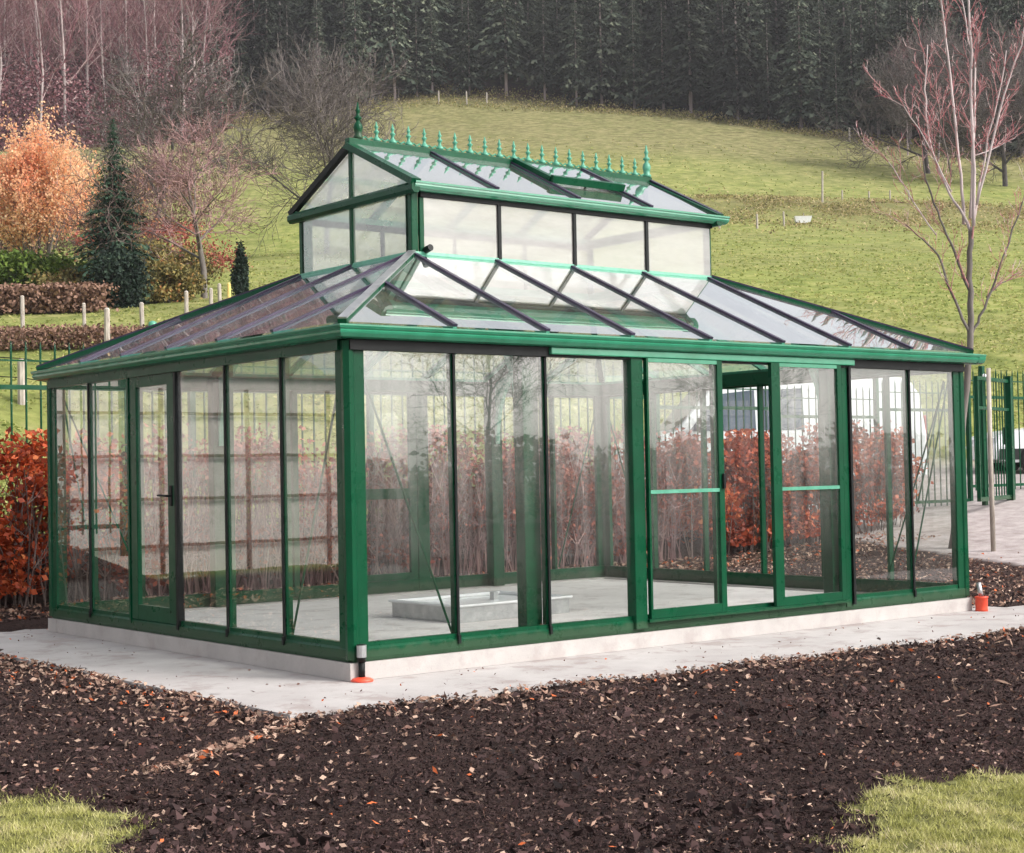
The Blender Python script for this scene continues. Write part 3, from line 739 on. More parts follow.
# opened roof vent in the near slope of the lantern
v = empty('roof_vent', (0, 0, 0), 0, GH)
h0 = Vector((3.44, RY - .04, ZR + .03)); h1 = Vector((4.26, RY - .04, ZR + .03))
e0 = Vector((3.44, 1.93, 3.86)); e1 = Vector((4.26, 1.93, 3.86))
n = (h1 - h0).cross(e0 - h0).normalized(); n = n if n.z > 0 else -n
MB().bar(h0, e0, .06, .05, n).obj('vent_frame', G, v); MB().bar(h1, e1, .035, .03, n).obj('vent_frame', MAT['cap'], v)
MB().bar(e0 + Vector((-.02, -.02, 0)), e1 + Vector((.02, -.02, 0)), .05, .065, n).obj('vent_frame', G, v)
MB().add([h0, h1, e1, e0], [(0, 1, 2, 3)]).obj('vent_pane', MAT['glass_roof'], v)
MB().tube([(3.86, 1.97, 3.76), (3.86, 1.96, 3.86)], [.01, .01], 6).obj('vent_opener', MAT['black'], v)
# ventilator knob at the lantern corner
b = MB().tube([(lx0 + .13, ly0 - .01, 3.07), (lx0 + .13, ly0 - .08, 3.085)], [.028, .028], 12)
b.tube([(lx0 + .10, ly0 - .03, 2.99), (lx0 + .10, ly0 - .09, 2.95)], [.022, .022], 12)
b.obj('latch_knob', MAT['black'], GH)

# things standing at or inside the greenhouse
b = MB().tube([(0, 0, 0), (0, 0, .14)], [.022, .022], 12); b.tube([(0, 0, .13), (0, 0, .245)], [.03, .03], 12)
t_ = empty('drain_pipe', (.035, -.065, -.12)); b.obj('pipe', MAT['black'], t_, True)
MB().lathe([(.075, 0), (.078, .01), (.06, .022), (.034, .028), (.024, .03)], n=18).obj('collar', MAT['red'], t_, True)
MB().tube([(0, 0, .16), (0, 0, .24)], [.034, .034], 12).obj('bracket', MAT['alu'], t_)
tag(t_, 'short black drain pipe with flat red collar at the near greenhouse corner', 'drain pipe')
t_ = empty('drain_gully', (6.76, -.12, -.12))
MB().lathe([(.058, 0), (.056, .02), (.056, .115), (.062, .12), (.062, .135), (.045, .137), (.04, .10)], n=20).obj('socket', MAT['red'], t_, True)
MB().tube([(0, 0, .12), (-.01, .02, .26)], [.022, .022], 12).obj('pipe', MAT['alu'], t_, True)
tag(t_, 'upright round red pipe socket on the paving at the far right greenhouse corner', 'drain socket')
# loose roof light lying on the floor
t_ = empty('roof_light_kerb', (2.2, 1.78, -.012), rad(2))
b = MB(); w_, l_, h_ = 1.25, .95, .13
b.box((0, 0, 0), (w_, .035, h_)); b.box((0, l_ - .035, 0), (w_, l_, h_)); b.box((0, .036, 0), (.035, l_ - .036, h_)); b.box((w_ - .035, .036, 0), (w_, l_ - .036, h_))
b.obj('kerb', MAT['alu'], t_, bevel=.004)
ring([(-.03, .131), (.015, .131), (.022, .14), (.022, .152), (-.03, .152)], 0, 0, w_, l_, 'flange', MAT['white_plastic'], t_)
MB().add([(.03, .03, .12), (w_ - .03, .03, .12), (w_ - .03, l_ - .03, .12), (.03, l_ - .03, .12)], [(0, 1, 2, 3)]).obj('cover_sheet', MAT['white_plastic'], t_)
b = MB(); b.box((w_ * .62, l_ * .5, .12), (w_ * .66, l_ * .56, .19)); b.obj('catch', MAT['alu'], t_)
tag(t_, 'low silver rooflight frame with a white top lying on the greenhouse floor', 'rooflight')

# ------------------------------------------------------------------ steel fence behind
YF = 7.9
t_ = empty('steel_fence', (0, YF, 0))
tag(t_, 'tall green steel railing fence behind the greenhouse and the beech hedges', 'fence')
sp = .165
x = -2.05; zf = lambda x: float(height(x, YF))
while x < 20.0:
    x1 = min(x + sp * 15, 20.0)
    if x1 > 18.3 and x1 < 18.9: x1 = 18.35
    if x1 - x < 1.2: break
    z0 = zf((x + x1) / 2)
    b = MB(); nb = int(round((x1 - x) / sp))
    for i in range(1, nb):
        xx = x + i * sp
        b.tube([(xx, 0, z0 + .06), (xx, 0, z0 + 2.12), (xx, 0, z0 + 2.19)], [.0125, .0125, .003], 5)
    b.obj('railing_panel', G, t_)
    for zz_, w_, h_ in ((z0 + 2.17 - .48, .045, .05), (z0 + .14, .045, .05), (z0 + 1.98, .03, .018)):
        MB().bar((x, 0, zz_), (x1, 0, zz_), w_, h_).obj('rail', G, t_)
    MB().box((x - .035, -.035, z0 - .2), (x + .035, .035, z0 + 2.22)).obj('post', G, t_)
    x = x1
x = 20.9
for k in range(3):
    x1 = x + 2.475; z0 = zf(20.5)
    b = MB()
    for i in range(1, 15): b.tube([(x + i * sp, 0, z0 + .06), (x + i * sp, 0, z0 + 2.0), (x + i * sp, 0, z0 + 2.07)], [.0125, .0125, .003], 5)
    b.obj('railing_panel', G, t_)
    for zz_, w_, h_ in ((z0 + 1.55, .045, .05), (z0 + .1, .045, .05), (z0 + 1.84, .03, .02)): MB().bar((x, 0, zz_), (x1, 0, zz_), w_, h_).obj('rail', G, t_)
    MB().box((x - .035, -.035, z0 - .2), (x + .035, .035, z0 + 2.1)).obj('post', G, t_)
    x = x1
# gate leaf standing ajar, in front of the fence end
gp = spot(27.6, 1009); z0 = gp.z
t_ = empty('steel_gate', gp, rad(198))
gw = 1.75
MB().box((-.06, -.06, -.15), (.06, .06, 2.12)).obj('gate_post', G, t_)
b = MB(); b.box((-.005, -.03, .02), (.05, .03, 2.06)); b.box((gw - .05, -.03, .02), (gw, .03, 2.06))
b.box((.05, -.028, 2.0), (gw - .05, .028, 2.06)); b.box((.05, -.028, .02), (gw - .05, .028, .09)); b.box((.05, -.028, 1.52), (gw - .05, .028, 1.57))
b.obj('gate_frame', G, t_)
b = MB()
for i in range(1, 11): b.tube([(.05 + i * .152, 0, .05), (.05 + i * .152, 0, 2.14)], [.012, .008], 5)
b.obj('gate_bars', G, t_)
MB().box((-.09, -.1, .95), (-.0, -.062, 1.25)).obj('lock_box', MAT['dark_trim'], t_, bevel=.01)
tag(t_, 'green steel bar gate standing ajar beside the right end of the greenhouse', 'gate')
# slim green post with a white knob behind the greenhouse corner
gp = spot(27.2, 983)
t_ = empty('green_post', gp)
MB().box((-.04, -.04, -.1), (.04, .04, 2.35)).obj('post', G, t_, bevel=.01)
MB().lathe([(.02, 0), (.045, .02), (.05, .05), (.03, .085), (.005, .1)], (0, -.055, 2.12), 12).obj('knob', MAT['white_plastic'], t_, True)
tag(t_, 'square green steel post with small white knob left of the open gate', 'post')

# ------------------------------------------------------------------ vehicles
def wheel(parent, x, y, z, r=.33, w=.22):
    e = MB(); e.tube([(x, y - w / 2, z), (x, y - w / 2 + .02, z), (x, y + w / 2 - .02, z), (x, y + w / 2, z)], [r * .9, r, r, r * .9], 24)
    o = e.obj('wheel', MAT['tyre'], parent, True)
    e = MB(); e.tube([(x, y - w / 2 - .012, z), (x, y - w / 2 + .02, z)], [r * .55, r * .62], 18); e.tube([(x, y + w / 2 - .02, z), (x, y + w / 2 + .012, z)], [r * .62, r * .55], 18)
    e.obj('rim', MAT['chrome'], o)
def body_from_profile(prof, halfw, tumble, name, m, parent, zbelt):
    """side profile (x,z) closed loop, extruded across with the sides leaning in above the belt line"""
    b = MB(); k = len(prof)
    def hw(z): return halfw - (max(0, z - zbelt) * tumble) - max(0, .45 - z) * .15
    vs = []
    rings = [(-1, 1.0, 0), (-1, .93, .05), (1, .93, .05), (1, 1.0, 0)]
    cx = sum(p[0] for p in prof) / k; cz = sum(p[1] for p in prof) / k
    order = [(-1, .985, 0.0), (-1, 1.0, .045), (1, 1.0, .045), (1, .985, 0.0)]
    for s, sc_, inn in order:
        for x_, z_ in prof:
            xx = cx + (x_ - cx) * sc_; zz = cz + (z_ - cz) * sc_
            vs.append((xx, s * (hw(z_) - inn), zz))
    fs = []
    for r_ in range(3):
        for i in range(k):
            j = (i + 1) % k; fs.append((r_ * k + i, r_ * k + j, (r_ + 1) * k + j, (r_ + 1) * k + i))
    fs.append(tuple(range(k))[::-1]); fs.append(tuple(range(3 * k, 4 * k)))
    b.add(vs, fs); o = b.obj(name, m, parent, False); return o, hw
# white panel van, nose to the left
vp = spot(31.0, 757)
van = empty('white_van', (vp.x, vp.y, vp.z), rad(-31))
van.scale = (1.12, 1.12, 1.16); tag(van, 'white van with sloping bonnet parked behind the fence, seen through the greenhouse glass', 'van')
prof = [(-2.62, .35), (-2.66, .62), (-2.60, .84), (-2.35, .98), (-1.62, 1.17), (-.98, 1.86), (-.72, 1.96), (0, 2.02), (1.9, 2.02), (2.42, 1.96), (2.60, 1.7), (2.68, 1.05), (2.68, .38), (2.2, .26), (-2.3, .26)]
body, hw = body_from_profile(prof, .93, .13, 'body', MAT['van_paint'], van, 1.05)
def side_poly(pts, m, name, parent, hwf, off=.012):
    for s in (-1, 1):
        MB().add([(x_, s * (hwf(z_) + off - 0.0), z_) for x_, z_ in pts], [tuple(range(len(pts)))]).obj(name, m, parent)
side_poly([(-1.42, 1.15), (-.90, 1.74), (-.28, 1.80), (-.28, 1.15)], MAT['van_glass'], 'side_window', van, hw)
side_poly([(-.20, 1.15), (-.20, 1.80), (.55, 1.82), (.55, 1.15)], MAT['van_glass'], 'side_window', van, hw)
a0, a1 = Vector((-1.60, 0, 1.19)), Vector((-.99, 0, 1.86)); nn = Vector((-(a1 - a0).z, 0, (a1 - a0).x)).normalized() * .012
MB().add([a0 + nn + Vector((0, -.80, 0)), a0 + nn + Vector((0, .80, 0)), a1 + nn + Vector((0, .70, 0)), a1 + nn + Vector((0, -.70, 0))], [(0, 1, 2, 3)]).obj('windscreen', MAT['van_glass'], van)
for s in (-1, 1):
    MB().box((-2.66, s * .62 - .16, .62), (-2.52, s * .62 + .16, .84)).obj('headlight', MAT['lamp_clear'], van, bevel=.03)
    MB().box((2.66, s * .82 - .07, .8), (2.70, s * .82 + .07, 1.35)).obj('tail_light', MAT['lamp_red'], van, bevel=.01)
    MB().box((-1.32, s * 1.08 - .10, 1.12), (-1.2, s * 1.08 + .06, 1.36)).obj('wing_mirror', MAT['dark_trim'], van, bevel=.03)
    MB().box((-.25, s * .945 - .004, .5), (-.235, s * .945 + .004, 1.1)).obj('door_seam', MAT['dark_trim'], van)
MB().box((-2.70, -.8, .36), (-2.58, .8, .56)).obj('bumper', MAT['dark_trim'], van, bevel=.03)
for x_ in (-1.75, 1.75):
    for s in (-1, 1): wheel(van, x_, s * .84, .33)
# white car behind the gate, bonnet to the left
cp = spot(33.5, 1085)
car = empty('white_car', (cp.x, cp.y, cp.z), rad(-35))
tag(car, 'white estate car partly in view behind the fence right of the open gate', 'car')
prof = [(-2.2, .32), (-2.26, .58), (-2.18, .78), (-1.9, .88), (-.75, 1.0), (.05, 1.38), (.3, 1.45), (1.8, 1.43), (2.1, 1.25), (2.25, .85), (2.25, .35), (1.8, .24), (-1.9, .24)]
body, hw2 = body_from_profile(prof, .86, .2, 'body', MAT['van_paint'], car, .9)
side_poly([(-.55, 1.0), (.12, 1.33), (.75, 1.36), (.75, 1.0)], MAT['van_glass'], 'side_window', car, hw2)
side_poly([(.82, 1.0), (.82, 1.36), (1.75, 1.34), (1.95, 1.0)], MAT['van_glass'], 'side_window', car, hw2)
MB().add([(-.75, -.72, 1.02), (-.75, .72, 1.02), (.05, .62, 1.40), (.05, -.62, 1.40)], [(0, 1, 2, 3)]).obj('windscreen', MAT['van_glass'], car)
side_poly([(-2.15, .30), (-2.15, .52), (2.2, .52), (2.2, .30)], MAT['dark_trim'], 'sill_trim', car, hw2, .015)
for s in (-1, 1): MB().box((-2.26, s * .6 - .15, .6), (-2.12, s * .6 + .15, .76)).obj('headlight', MAT['lamp_clear'], car, bevel=.03)
for x_ in (-1.4, 1.4):
    for s in (-1, 1): wheel(car, x_, s * .8, .31, .31, .2)

# ------------------------------------------------------------------ branching plants
def grow(b_tr, b_tw, p, d, length, r, lev, maxlev, cfg, tips=None):
    """recursive limb: levels below cfg['trunk_levels'] go to the trunk mesh, the rest to the crown mesh"""
    rn = cfg['rn']; seg = cfg.get('seg', 4) if lev < maxlev else 2
    pts = [Vector(p)]; rs = [r]; dd = Vector(d).normalized(); pos = Vector(p)
    for i in range(seg):
        j = cfg['wiggle'] * (1 + .3 * lev)
        dd = (dd + Vector((rn.gauss(0, j), rn.gauss(0, j), rn.gauss(0, j) + cfg['up'] * (1 if lev else .3)))).normalized()
        pos = pos + dd * length / seg; pts.append(pos.copy()); rs.append(max(r * (1 - .75 * (i + 1) / seg), cfg['rmin'] * .6))
    tgt = b_tr if lev < cfg['trunk_levels'] else b_tw
    sides = 7 if lev == 0 else 5 if lev == 1 and r > .02 else 3
    tgt.tube(pts, rs, sides, cap=False, shade=rn.random() if lev else .5)
    if tips is not None and lev >= maxlev - 1: tips.extend(pts[1:])
    if lev >= maxlev: return
    nb = cfg['n'][lev]
    for k in range(nb):
        f = cfg['start'][lev] + (1 - cfg['start'][lev]) * (k + rn.random()) / nb
        i = min(int(f * seg), seg - 1); q = pts[i].lerp(pts[i + 1], f * seg - i)
        ax = (pts[i + 1] - pts[i]).normalized()
        az = k * 2.4 + rn.random() * 1.2
        a = Vector((0, 0, 1)) if abs(ax.z) < .9 else Vector((1, 0, 0))
        u = ax.cross(a).normalized(); w = ax.cross(u)
        ang = rad(rn.gauss(cfg['angle'][lev], 9))
        nd = ax * math.cos(ang) + (u * math.cos(az) + w * math.sin(az)) * math.sin(ang)
        grow(b_tr, b_tw, q, nd, length * rn.uniform(*cfg['ratio'][lev]) * (1.15 - .5 * f if lev == 0 else 1), max(rs[min(i + 1, len(rs) - 1)] * .62, cfg['rmin']), lev + 1, maxlev, cfg, tips)

def bare_tree(name, label, cat, loc, h, r, bark_m, twig_m, seed, maxlev=4, group=None, lean=(0, 0), n=(9, 7, 6, 5), angle=(48, 42, 40, 38), start=(.28, .2, .15, .1), ratio=((.45, .65), (.5, .7), (.5, .7), (.5, .7)), up=.06, wiggle=.10, rmin=.006, trunk_levels=2, leaves=None):
    rn = random.Random(seed)
    cfg = dict(rn=rn, n=n, angle=angle, start=start, ratio=ratio, up=up, wiggle=wiggle, rmin=rmin, trunk_levels=trunk_levels)
    t_ = empty(name, loc); tag(t_, label, cat, group)
    bt, bw = MB(), MB(); tips = []
    grow(bt, bw, (0, 0, -.15), (lean[0], lean[1], 1), h, r, 0, maxlev, cfg, tips)
    bt.obj('trunk', MAT[bark_m], t_, True); bw.obj('crown', MAT[twig_m], t_)
    if leaves:
        m, size, cnt = leaves
        P = np.array([tuple(p) for p in tips]); P = P[rng.integers(0, len(P), cnt)] + rng.normal(size=(cnt, 3)) * size * 1.5
        quads_obj('leaves', leaf_quads(P, size), rng.random(cnt), MAT[m], t_)
    return t_

# young tree by the right end of the greenhouse: hand-placed leaders, generated twigs
def right_tree():
    base = spot(22.6, 950)
    t_ = empty('young_birch', base)
    tag(t_, 'young bare tree with pale upright stems and red buds, right of the greenhouse', 'tree')
    k = 22.6 / FPX
    def P(u, v, dep=0.):     # metres from the foot of the trunk
        return Vector((RH[0] * (u - 950) * k + FH[0] * dep, RH[1] * (u - 950) * k + FH[1] * dep, (556 - v) * k))
    rn = random.Random(5); bt, bw, bs = MB(), MB(), MB()
    def limb(pts, r0, r1, pale=False, twigs=8, tl=.42):
        Q = [P(*q) for q in pts]
        # refine with slight wobble
        R = []
        for a, c in zip(Q[:-1], Q[1:]):
            for i in range(3):
                R.append(a.lerp(c, i / 3) + Vector((rn.gauss(0, .008), rn.gauss(0, .008), 0)))
        R.append(Q[-1]); n = len(R); rs = [r0 + (r1 - r0) * i / (n - 1) for i in range(n)]
        rs = [q_ * .84 for q_ in rs] if pale else rs
        (bs if pale else bt).tube(R, rs, 7, shade=.5)
        twigs = int(twigs * 1.5)
        cfg = dict(rn=rn, n=(3, 3), angle=(38, 35), start=(.15, .1), ratio=((.4, .6), (.4, .6)), up=.10, wiggle=.09, rmin=.0036, trunk_levels=0, seg=4)
        for j in range(twigs):
            f = .25 + .75 * (j + rn.random()) / twigs; i = min(int(f * (n - 1)), n - 2)
            ax = (R[i + 1] - R[i]).normalized(); az = rn.random() * 6.28
            d = ax * .9 + Vector((math.cos(az), math.sin(az), .5)) * .5
            grow(bt, bw, R[i], d, tl * rn.uniform(.6, 1.4), max(rs[i] * .4, .006), 0, 2, cfg)
    limb([(948, 560), (955, 500), (963, 430), (971, 370), (973, 340), (974, 300), (975, 260), (976, 235)], .056, .036, False, 3)
    limb([(973, 345), (962, 318), (951, 290), (943, 262), (926, 245), (911, 231)], .024, .007, False, 5)
    limb([(975, 302), (967, 285), (962, 265), (955, 250), (949, 235), (940, 210), (932, 185), (930, 160)], .022, .010, False, 6)
    limb([(974, 343), (984, 325), (995, 300), (1008, 265), (1024, 225), (1035, 190)], .022, .008, False, 7)
    limb([(992, 305, .1), (1010, 290, .3), (1030, 283, .4)], .012, .006, False, 4)
    limb([(976, 240), (970, 225), (955, 200), (941, 165), (936, 130), (934, 95), (938, 50)], .026, .009, True, 9)
    limb([(974, 230, .2), (972, 180, .2), (967, 120, .2), (962, 60, .2), (957, 5, .2), (954, -40, .2)], .028, .012, True, 10)
    limb([(977, 235, -.1), (978, 180, -.15), (977, 120, -.15), (977, 60, -.2), (976, 5, -.2), (975, -60, -.2)], .032, .014, True, 10)
    limb([(978, 225, .1), (984, 175, .2), (989, 120, .3), (992, 70, .3), (985, 40, .3), (978, -10, .3)], .026, .009, True, 9)
    limb([(979, 215, -.2), (990, 165, -.3), (1004, 110, -.4), (1020, 62, -.5), (1032, 10, -.5)], .022, .008, True, 9)
    limb([(983, 240, .3), (1000, 160, .4), (1016, 100, .4), (1026, 50, .4)], .020, .008, True, 8)
    limb([(985, 160, .3), (1012, 150, .5), (1030, 140, .5)], .012, .006, True, 4)
    limb([(955, 200, -.1), (930, 150, -.2), (908, 115, -.2), (893, 105, -.2)], .013, .005, True, 6)
    limb([(945, 240, .2), (925, 205, .3), (905, 170, .3), (888, 150, .3)], .013, .005, True, 6)
    limb([(965, 180, .3), (956, 120, .4), (948, 70, .4)], .013, .005, False, 8)
    bt.obj('trunk', MAT['bark_grey'], t_, True); bs.obj('stems', MAT['bark_pale'], t_, True); bw.obj('crown', MAT['twig_red'], t_)
right_tree()
gp = spot(22.0, 990)
t_ = MB().tube([(0, 0, -.1), (-.01, 0, 1.2), (.0, 0, 2.5)], [.034, .032, .03], 10).obj('tree_stake', MAT['post_wood'], None, True, gp)
tag(t_, 'tall pale round wooden stake standing beside the open green gate', 'stake')

# beech hedges
def hedge(name, label, x0, x1, yc, h, dep, nleaf, nstem, leaf_m, size, seed, stem_m='twig_brown', clump=1.):
    rn = random.Random(seed)
    t_ = empty(name, ((x0 + x1) / 2, yc, 0)); tag(t_, label, 'hedge', None)
    x0 -= t_.location.x; x1 -= t_.location.x
    ox = t_.location.x
    b = MB()
    for i in range(nstem):
        x = rn.uniform(x0, x1); y = rn.gauss(0, dep * .22); z0 = float(height(x + ox, yc)); hh = h * rn.uniform(.65, 1.06)
        p = Vector((x, y, z0 - .03)); d = Vector((rn.gauss(0, .16), rn.gauss(0, .16), 1)).normalized()
        pts = [p]; 
        for k in range(4):
            d = (d + Vector((rn.gauss(0, .12), rn.gauss(0, .12), .1))).normalized(); pts.append(pts[-1] + d * hh / 4)
        sh = rn.random()
        b.tube(pts, [.011, .009, .007, .005, .003], 4, False, sh)
        for k in range(5):
            i_ = rn.randint(1, 3); q = pts[i_]; dd = Vector((rn.gauss(0, .6), rn.gauss(0, .5), rn.uniform(.3, 1))).normalized()
            l_ = rn.uniform(.2, .55); b.tube([q, q + dd * l_ * .5, q + dd * l_ + Vector((0, 0, .05))], [.005, .004, .002], 3, False, sh)
    b.obj('stems', MAT[stem_m], t_)
    # leaves gather in clumps
    nc = max(int((x1 - x0) * 26 * clump), 8)
    cx = rng.uniform(x0, x1, nc); cy = rng.normal(0, dep * .3, nc); cz = h * rng.beta(1.7, 1.25, nc) * (1 + .05 * np.sin(cx * 2.1 + seed)) 
    idx = rng.integers(0, nc, nleaf)
    P = np.stack([cx[idx], cy[idx], cz[idx]], 1) + rng.normal(size=(nleaf, 3)) * [.13, .10, .11]
    g = height(P[:, 0] + ox, np.full(nleaf, yc)); keep = (P[:, 2] > .13) & (P[:, 2] < h * 1.1); P[:, 2] += g; P = P[keep]
    n = len(P)
    sh = np.clip(rng.normal(.5, .22, n) + (cx[idx][keep] * 37 % 1 - .5) * .4, 0, 1)
    quads_obj('leaves', leaf_quads(P, size, .1, 1.5, .3), sh, MAT[leaf_m], t_)
    return t_
hedge('beech_hedge', 'dense bright orange red beech hedge at the far left end of the greenhouse', -.9, 1.7, 7.15, 1.66, .75, 11000, 70, 'leaf_beech', .05, 1)
hedge('beech_hedge', 'thin twiggy pinkish beech hedge behind the middle of the greenhouse', 1.8, 10.0, 7.2, 1.72, .7, 19000, 560, 'leaf_dull', .045, 2, 'twig_pink', .8)
hedge('beech_hedge', 'rounded fiery red beech hedge seen through the open sliding door gap', 10.1, 12.9, 7.2, 1.62, .75, 17000, 80, 'leaf_beech', .055, 3)
hedge('beech_hedge', 'thinner rusty beech hedge behind the right end of the greenhouse, nearest the gate', 13.0, 14.9, 7.2, 1.62, .7, 6500, 70, 'leaf_beech', .05, 4)

# unseen stand-in wall with trellis, added for the pale reflection in the left glass
wl = empty('stand_in_wall', (-6.0, 10.2, float(height(-6.0, 10.2))), rad(-3))
MB().box((-7, -.12, -.4), (6.2, .12, 2.55)).obj('wall', MAT['render_wall'], wl)
MB().box((-7.05, -.2, 2.55), (6.25, .2, 2.63)).obj('coping', MAT['wood_brown'], wl)
b = MB()
for k in range(10): b.box((-6.6 + k * 1.3, -.18, 0), (-6.56 + k * 1.3, -.125, 2.4))
for z in (.35, .95, 1.5, 2.05): b.box((-6.6, -.2, z), (5.9, -.182, z + .04))
b.obj('trellis', MAT['wood_brown'], wl)
tag(wl, 'unseen pale stand-in wall with brown trellis, added for its reflection in the left greenhouse glass', 'wall')

# ------------------------------------------------------------------ garden beyond the fence, left
def post(loc, h, r, mat, label, group=None, lean=0.):
    o = MB().tube([(0, 0, -.2), (lean * h, 0, h), (lean * h, 0, h + r * .5)], [r, r * .92, r * .4], 8).obj('fence_post', MAT[mat], None, False, loc)
    tag(o, label, 'fence post', group); return o
grp = 'weathered wooden posts of the wire fence on the slope'
for u, tt, h_, r_, lab in ((24, 47, 1.45, .07, 'tall thin grey fence post at the left picture edge beyond the steel fence'),
                      (86, 47, 1.2, .06, 'thin pale fence post right of the tall one on the left slope'),
                      (108, 44, 1.2, .09, 'thick whitish fence post left of the small green topped post'),
                      (144, 47, 1.2, .075, 'pale fence post standing directly beside the green topped post'),
                      (188, 56, 1.15, .08, 'pale fence post under the bare tree in the left garden'),
                      (213, 58, 1.1, .08, 'whitish fence post just left of the yellow post'),
                      (222, 60, 1.1, .08, 'short white fence post touching the greenhouse roof outline by the yellow post')):
    post(spot(tt, u), h_, r_, 'post_wood', lab, grp, random.uniform(-.03, .03))
post(spot(37.5, 22), 1.0, .105, 'post_wood', 'thick short white wooden post close behind the steel fence at left', None)
post(spot(59, 231), 1.2, .075, 'post_yellow', 'yellow painted post between the white posts near the columnar evergreen')
gp = spot(44, 154)
t_ = empty('green_marker_post', gp); MB().box((-.09, -.09, -.1), (.09, .09, .78)).obj('post', G, t_, bevel=.02)
MB().lathe([(.11, .75), (.125, .8), (.10, .9), (.03, .93)], n=12).obj('cap', MAT['green_pale'], t_, True)
tag(t_, 'small green post with pale cap above the left roof slope', 'post')
# two strands of wire on posts just behind the steel fence
t_ = empty('wire_fence', (0, 0, 0)); 
tag(t_, 'dark two strand wire fence running across the slope at far left', 'fence')
for hz, mt in ((.95, 'black'), (.5, 'black')):
    pts = []
    for u in range(-60, 200, 20):
        q = spot(37.7, u); pts.append((q.x, q.y, q.z + hz + .04 * math.sin(u)))
    MB().tube(pts, [.012] * len(pts), 4).obj('wire', MAT[mt], t_)

def bush(name, label, loc, rx, ry, h, m, n, size, seed, cat='bush', stem=True, flat=0., tp=.9, group=None):
    r_ = np.random.default_rng(seed)
    t_ = empty(name, loc); tag(t_, label, cat, group)
    nc = 46; c = r_.normal(size=(nc, 3)); c /= np.linalg.norm(c, axis=1)[:, None]; c *= r_.uniform(.35, 1, (nc, 1)) ** .6
    c = c * [rx, ry, h / 2] + [0, 0, h / 2]; k = 1 - (1 - tp) * c[:, 2:3] / h; c[:, :2] *= k
    idx = r_.integers(0, nc, n); P = c[idx] + r_.normal(size=(n, 3)) * [rx * .16, ry * .16, h * .09]; P[:, 2] = np.abs(P[:, 2])
    quads_obj('foliage', leaf_quads(P, size, flat), np.clip(r_.normal(.5, .2, n) + (idx % 7 - 3) * .07, 0, 1), MAT[m], t_)
    if stem:
        b = MB(); rn = random.Random(seed)
        for i in range(9):
            q = c[rn.randrange(nc)]; b.tube([(rn.gauss(0, rx * .1), rn.gauss(0, ry * .1), -.1), (q[0] * .5, q[1] * .5, q[2] * .5), tuple(q)], [.03, .02, .01], 4, False)
        b.obj('stems', MAT['bark_dark'], t_)
    return t_
def long_hedge(name, label, t0, u0, u1, h, dep, m, n, size, cat='hedge'):
    a = spot(t0, u0); c = spot(t0, u1); t_ = empty(name, a); tag(t_, label, cat)
    f = rng.random(n); P = np.stack([(c.x - a.x) * f, (c.y - a.y) * f, np.zeros(n)], 1)
    g = height(P[:, 0] + a.x, P[:, 1] + a.y) - a.z
    P += np.stack([rng.normal(0, dep * .4, n), rng.normal(0, dep * .4, n), rng.random(n) ** .8 * h * (1 + .08 * np.sin(f * 40))], 1); P[:, 2] += g
    quads_obj('foliage', leaf_quads(P, size), np.clip(rng.normal(.5, .25, n), 0, 1), MAT[m], t_)
    b = MB()
    for i in range(60):
        q = a.lerp(c, (i + .5) / 60) - a; z = float(height(q.x + a.x, q.y + a.y)) - a.z
        b.tube([(q.x, q.y, z - .1), (q.x + random.gauss(0, .1), q.y, z + h * .9)], [.03, .01], 4, False, random.random())
    b.obj('stems', MAT['twig_brown'], t_)
    return t_
MAT['leaf_brown'] = vary('brown_hedge_leaves', [(0, (.10, .06, .045)), (.5, (.24, .14, .10)), (1, (.36, .22, .16))], .8, .1)
long_hedge('clipped_hedge', 'low clipped brownish hedge along the grass bank at far left', 62, -120, 100, 1.05, .8, 'leaf_brown', 14000, .11)
long_hedge('bramble_strip', 'low reddish brown bramble strip below the grass bank at left', 45, -100, 190, .62, .9, 'leaf_brown', 9000, .07, 'brambles')
bush('green_bush', 'wide yellow green bush under the orange tree at the left edge', spot(68, 25), 3.2, 1.6, 2.1, 'leaf_green', 11000, .13, 11)
bush('green_bush', 'lower olive bush right of the yellow green bush behind the brownish hedge', spot(67, 78), 1.6, 1.2, 1.4, 'leaf_olive', 5000, .12, 12)
bush('red_shrub', 'small red leaved shrub above the brownish hedge', spot(66, 33), .9, .5, .75, 'leaf_beech', 1500, .09, 13)
bush('dark_evergreen_bush', 'dark rounded evergreen bush at the foot of the left bare tree', spot(64, 123), 1.15, .9, 2.2, 'leaf_dark', 8000, .10, 14)
bush('olive_shrub', 'yellowish shrub between the dark bush and the second bare tree', spot(66, 168), 1.5, .9, 1.7, 'leaf_olive', 4500, .10, 15)
bush('olive_shrub', 'straggly orange tinted shrub right behind the yellowish shrub', spot(74, 190), 1.4, .9, 2.0, 'leaf_olive', 3000, .10, 16)
bush('columnar_evergreen', 'narrow dark columnar evergreen beside the lantern on the left', spot(62, 243), .34, .34, 2.3, 'leaf_dark', 3500, .08, 17, 'tree', tp=.8)
bush('green_bush', 'loose green shrub behind the spruce and dark evergreen bush', spot(80, 140), 2.2, 1.4, 2.4, 'leaf_olive', 4500, .13, 18)

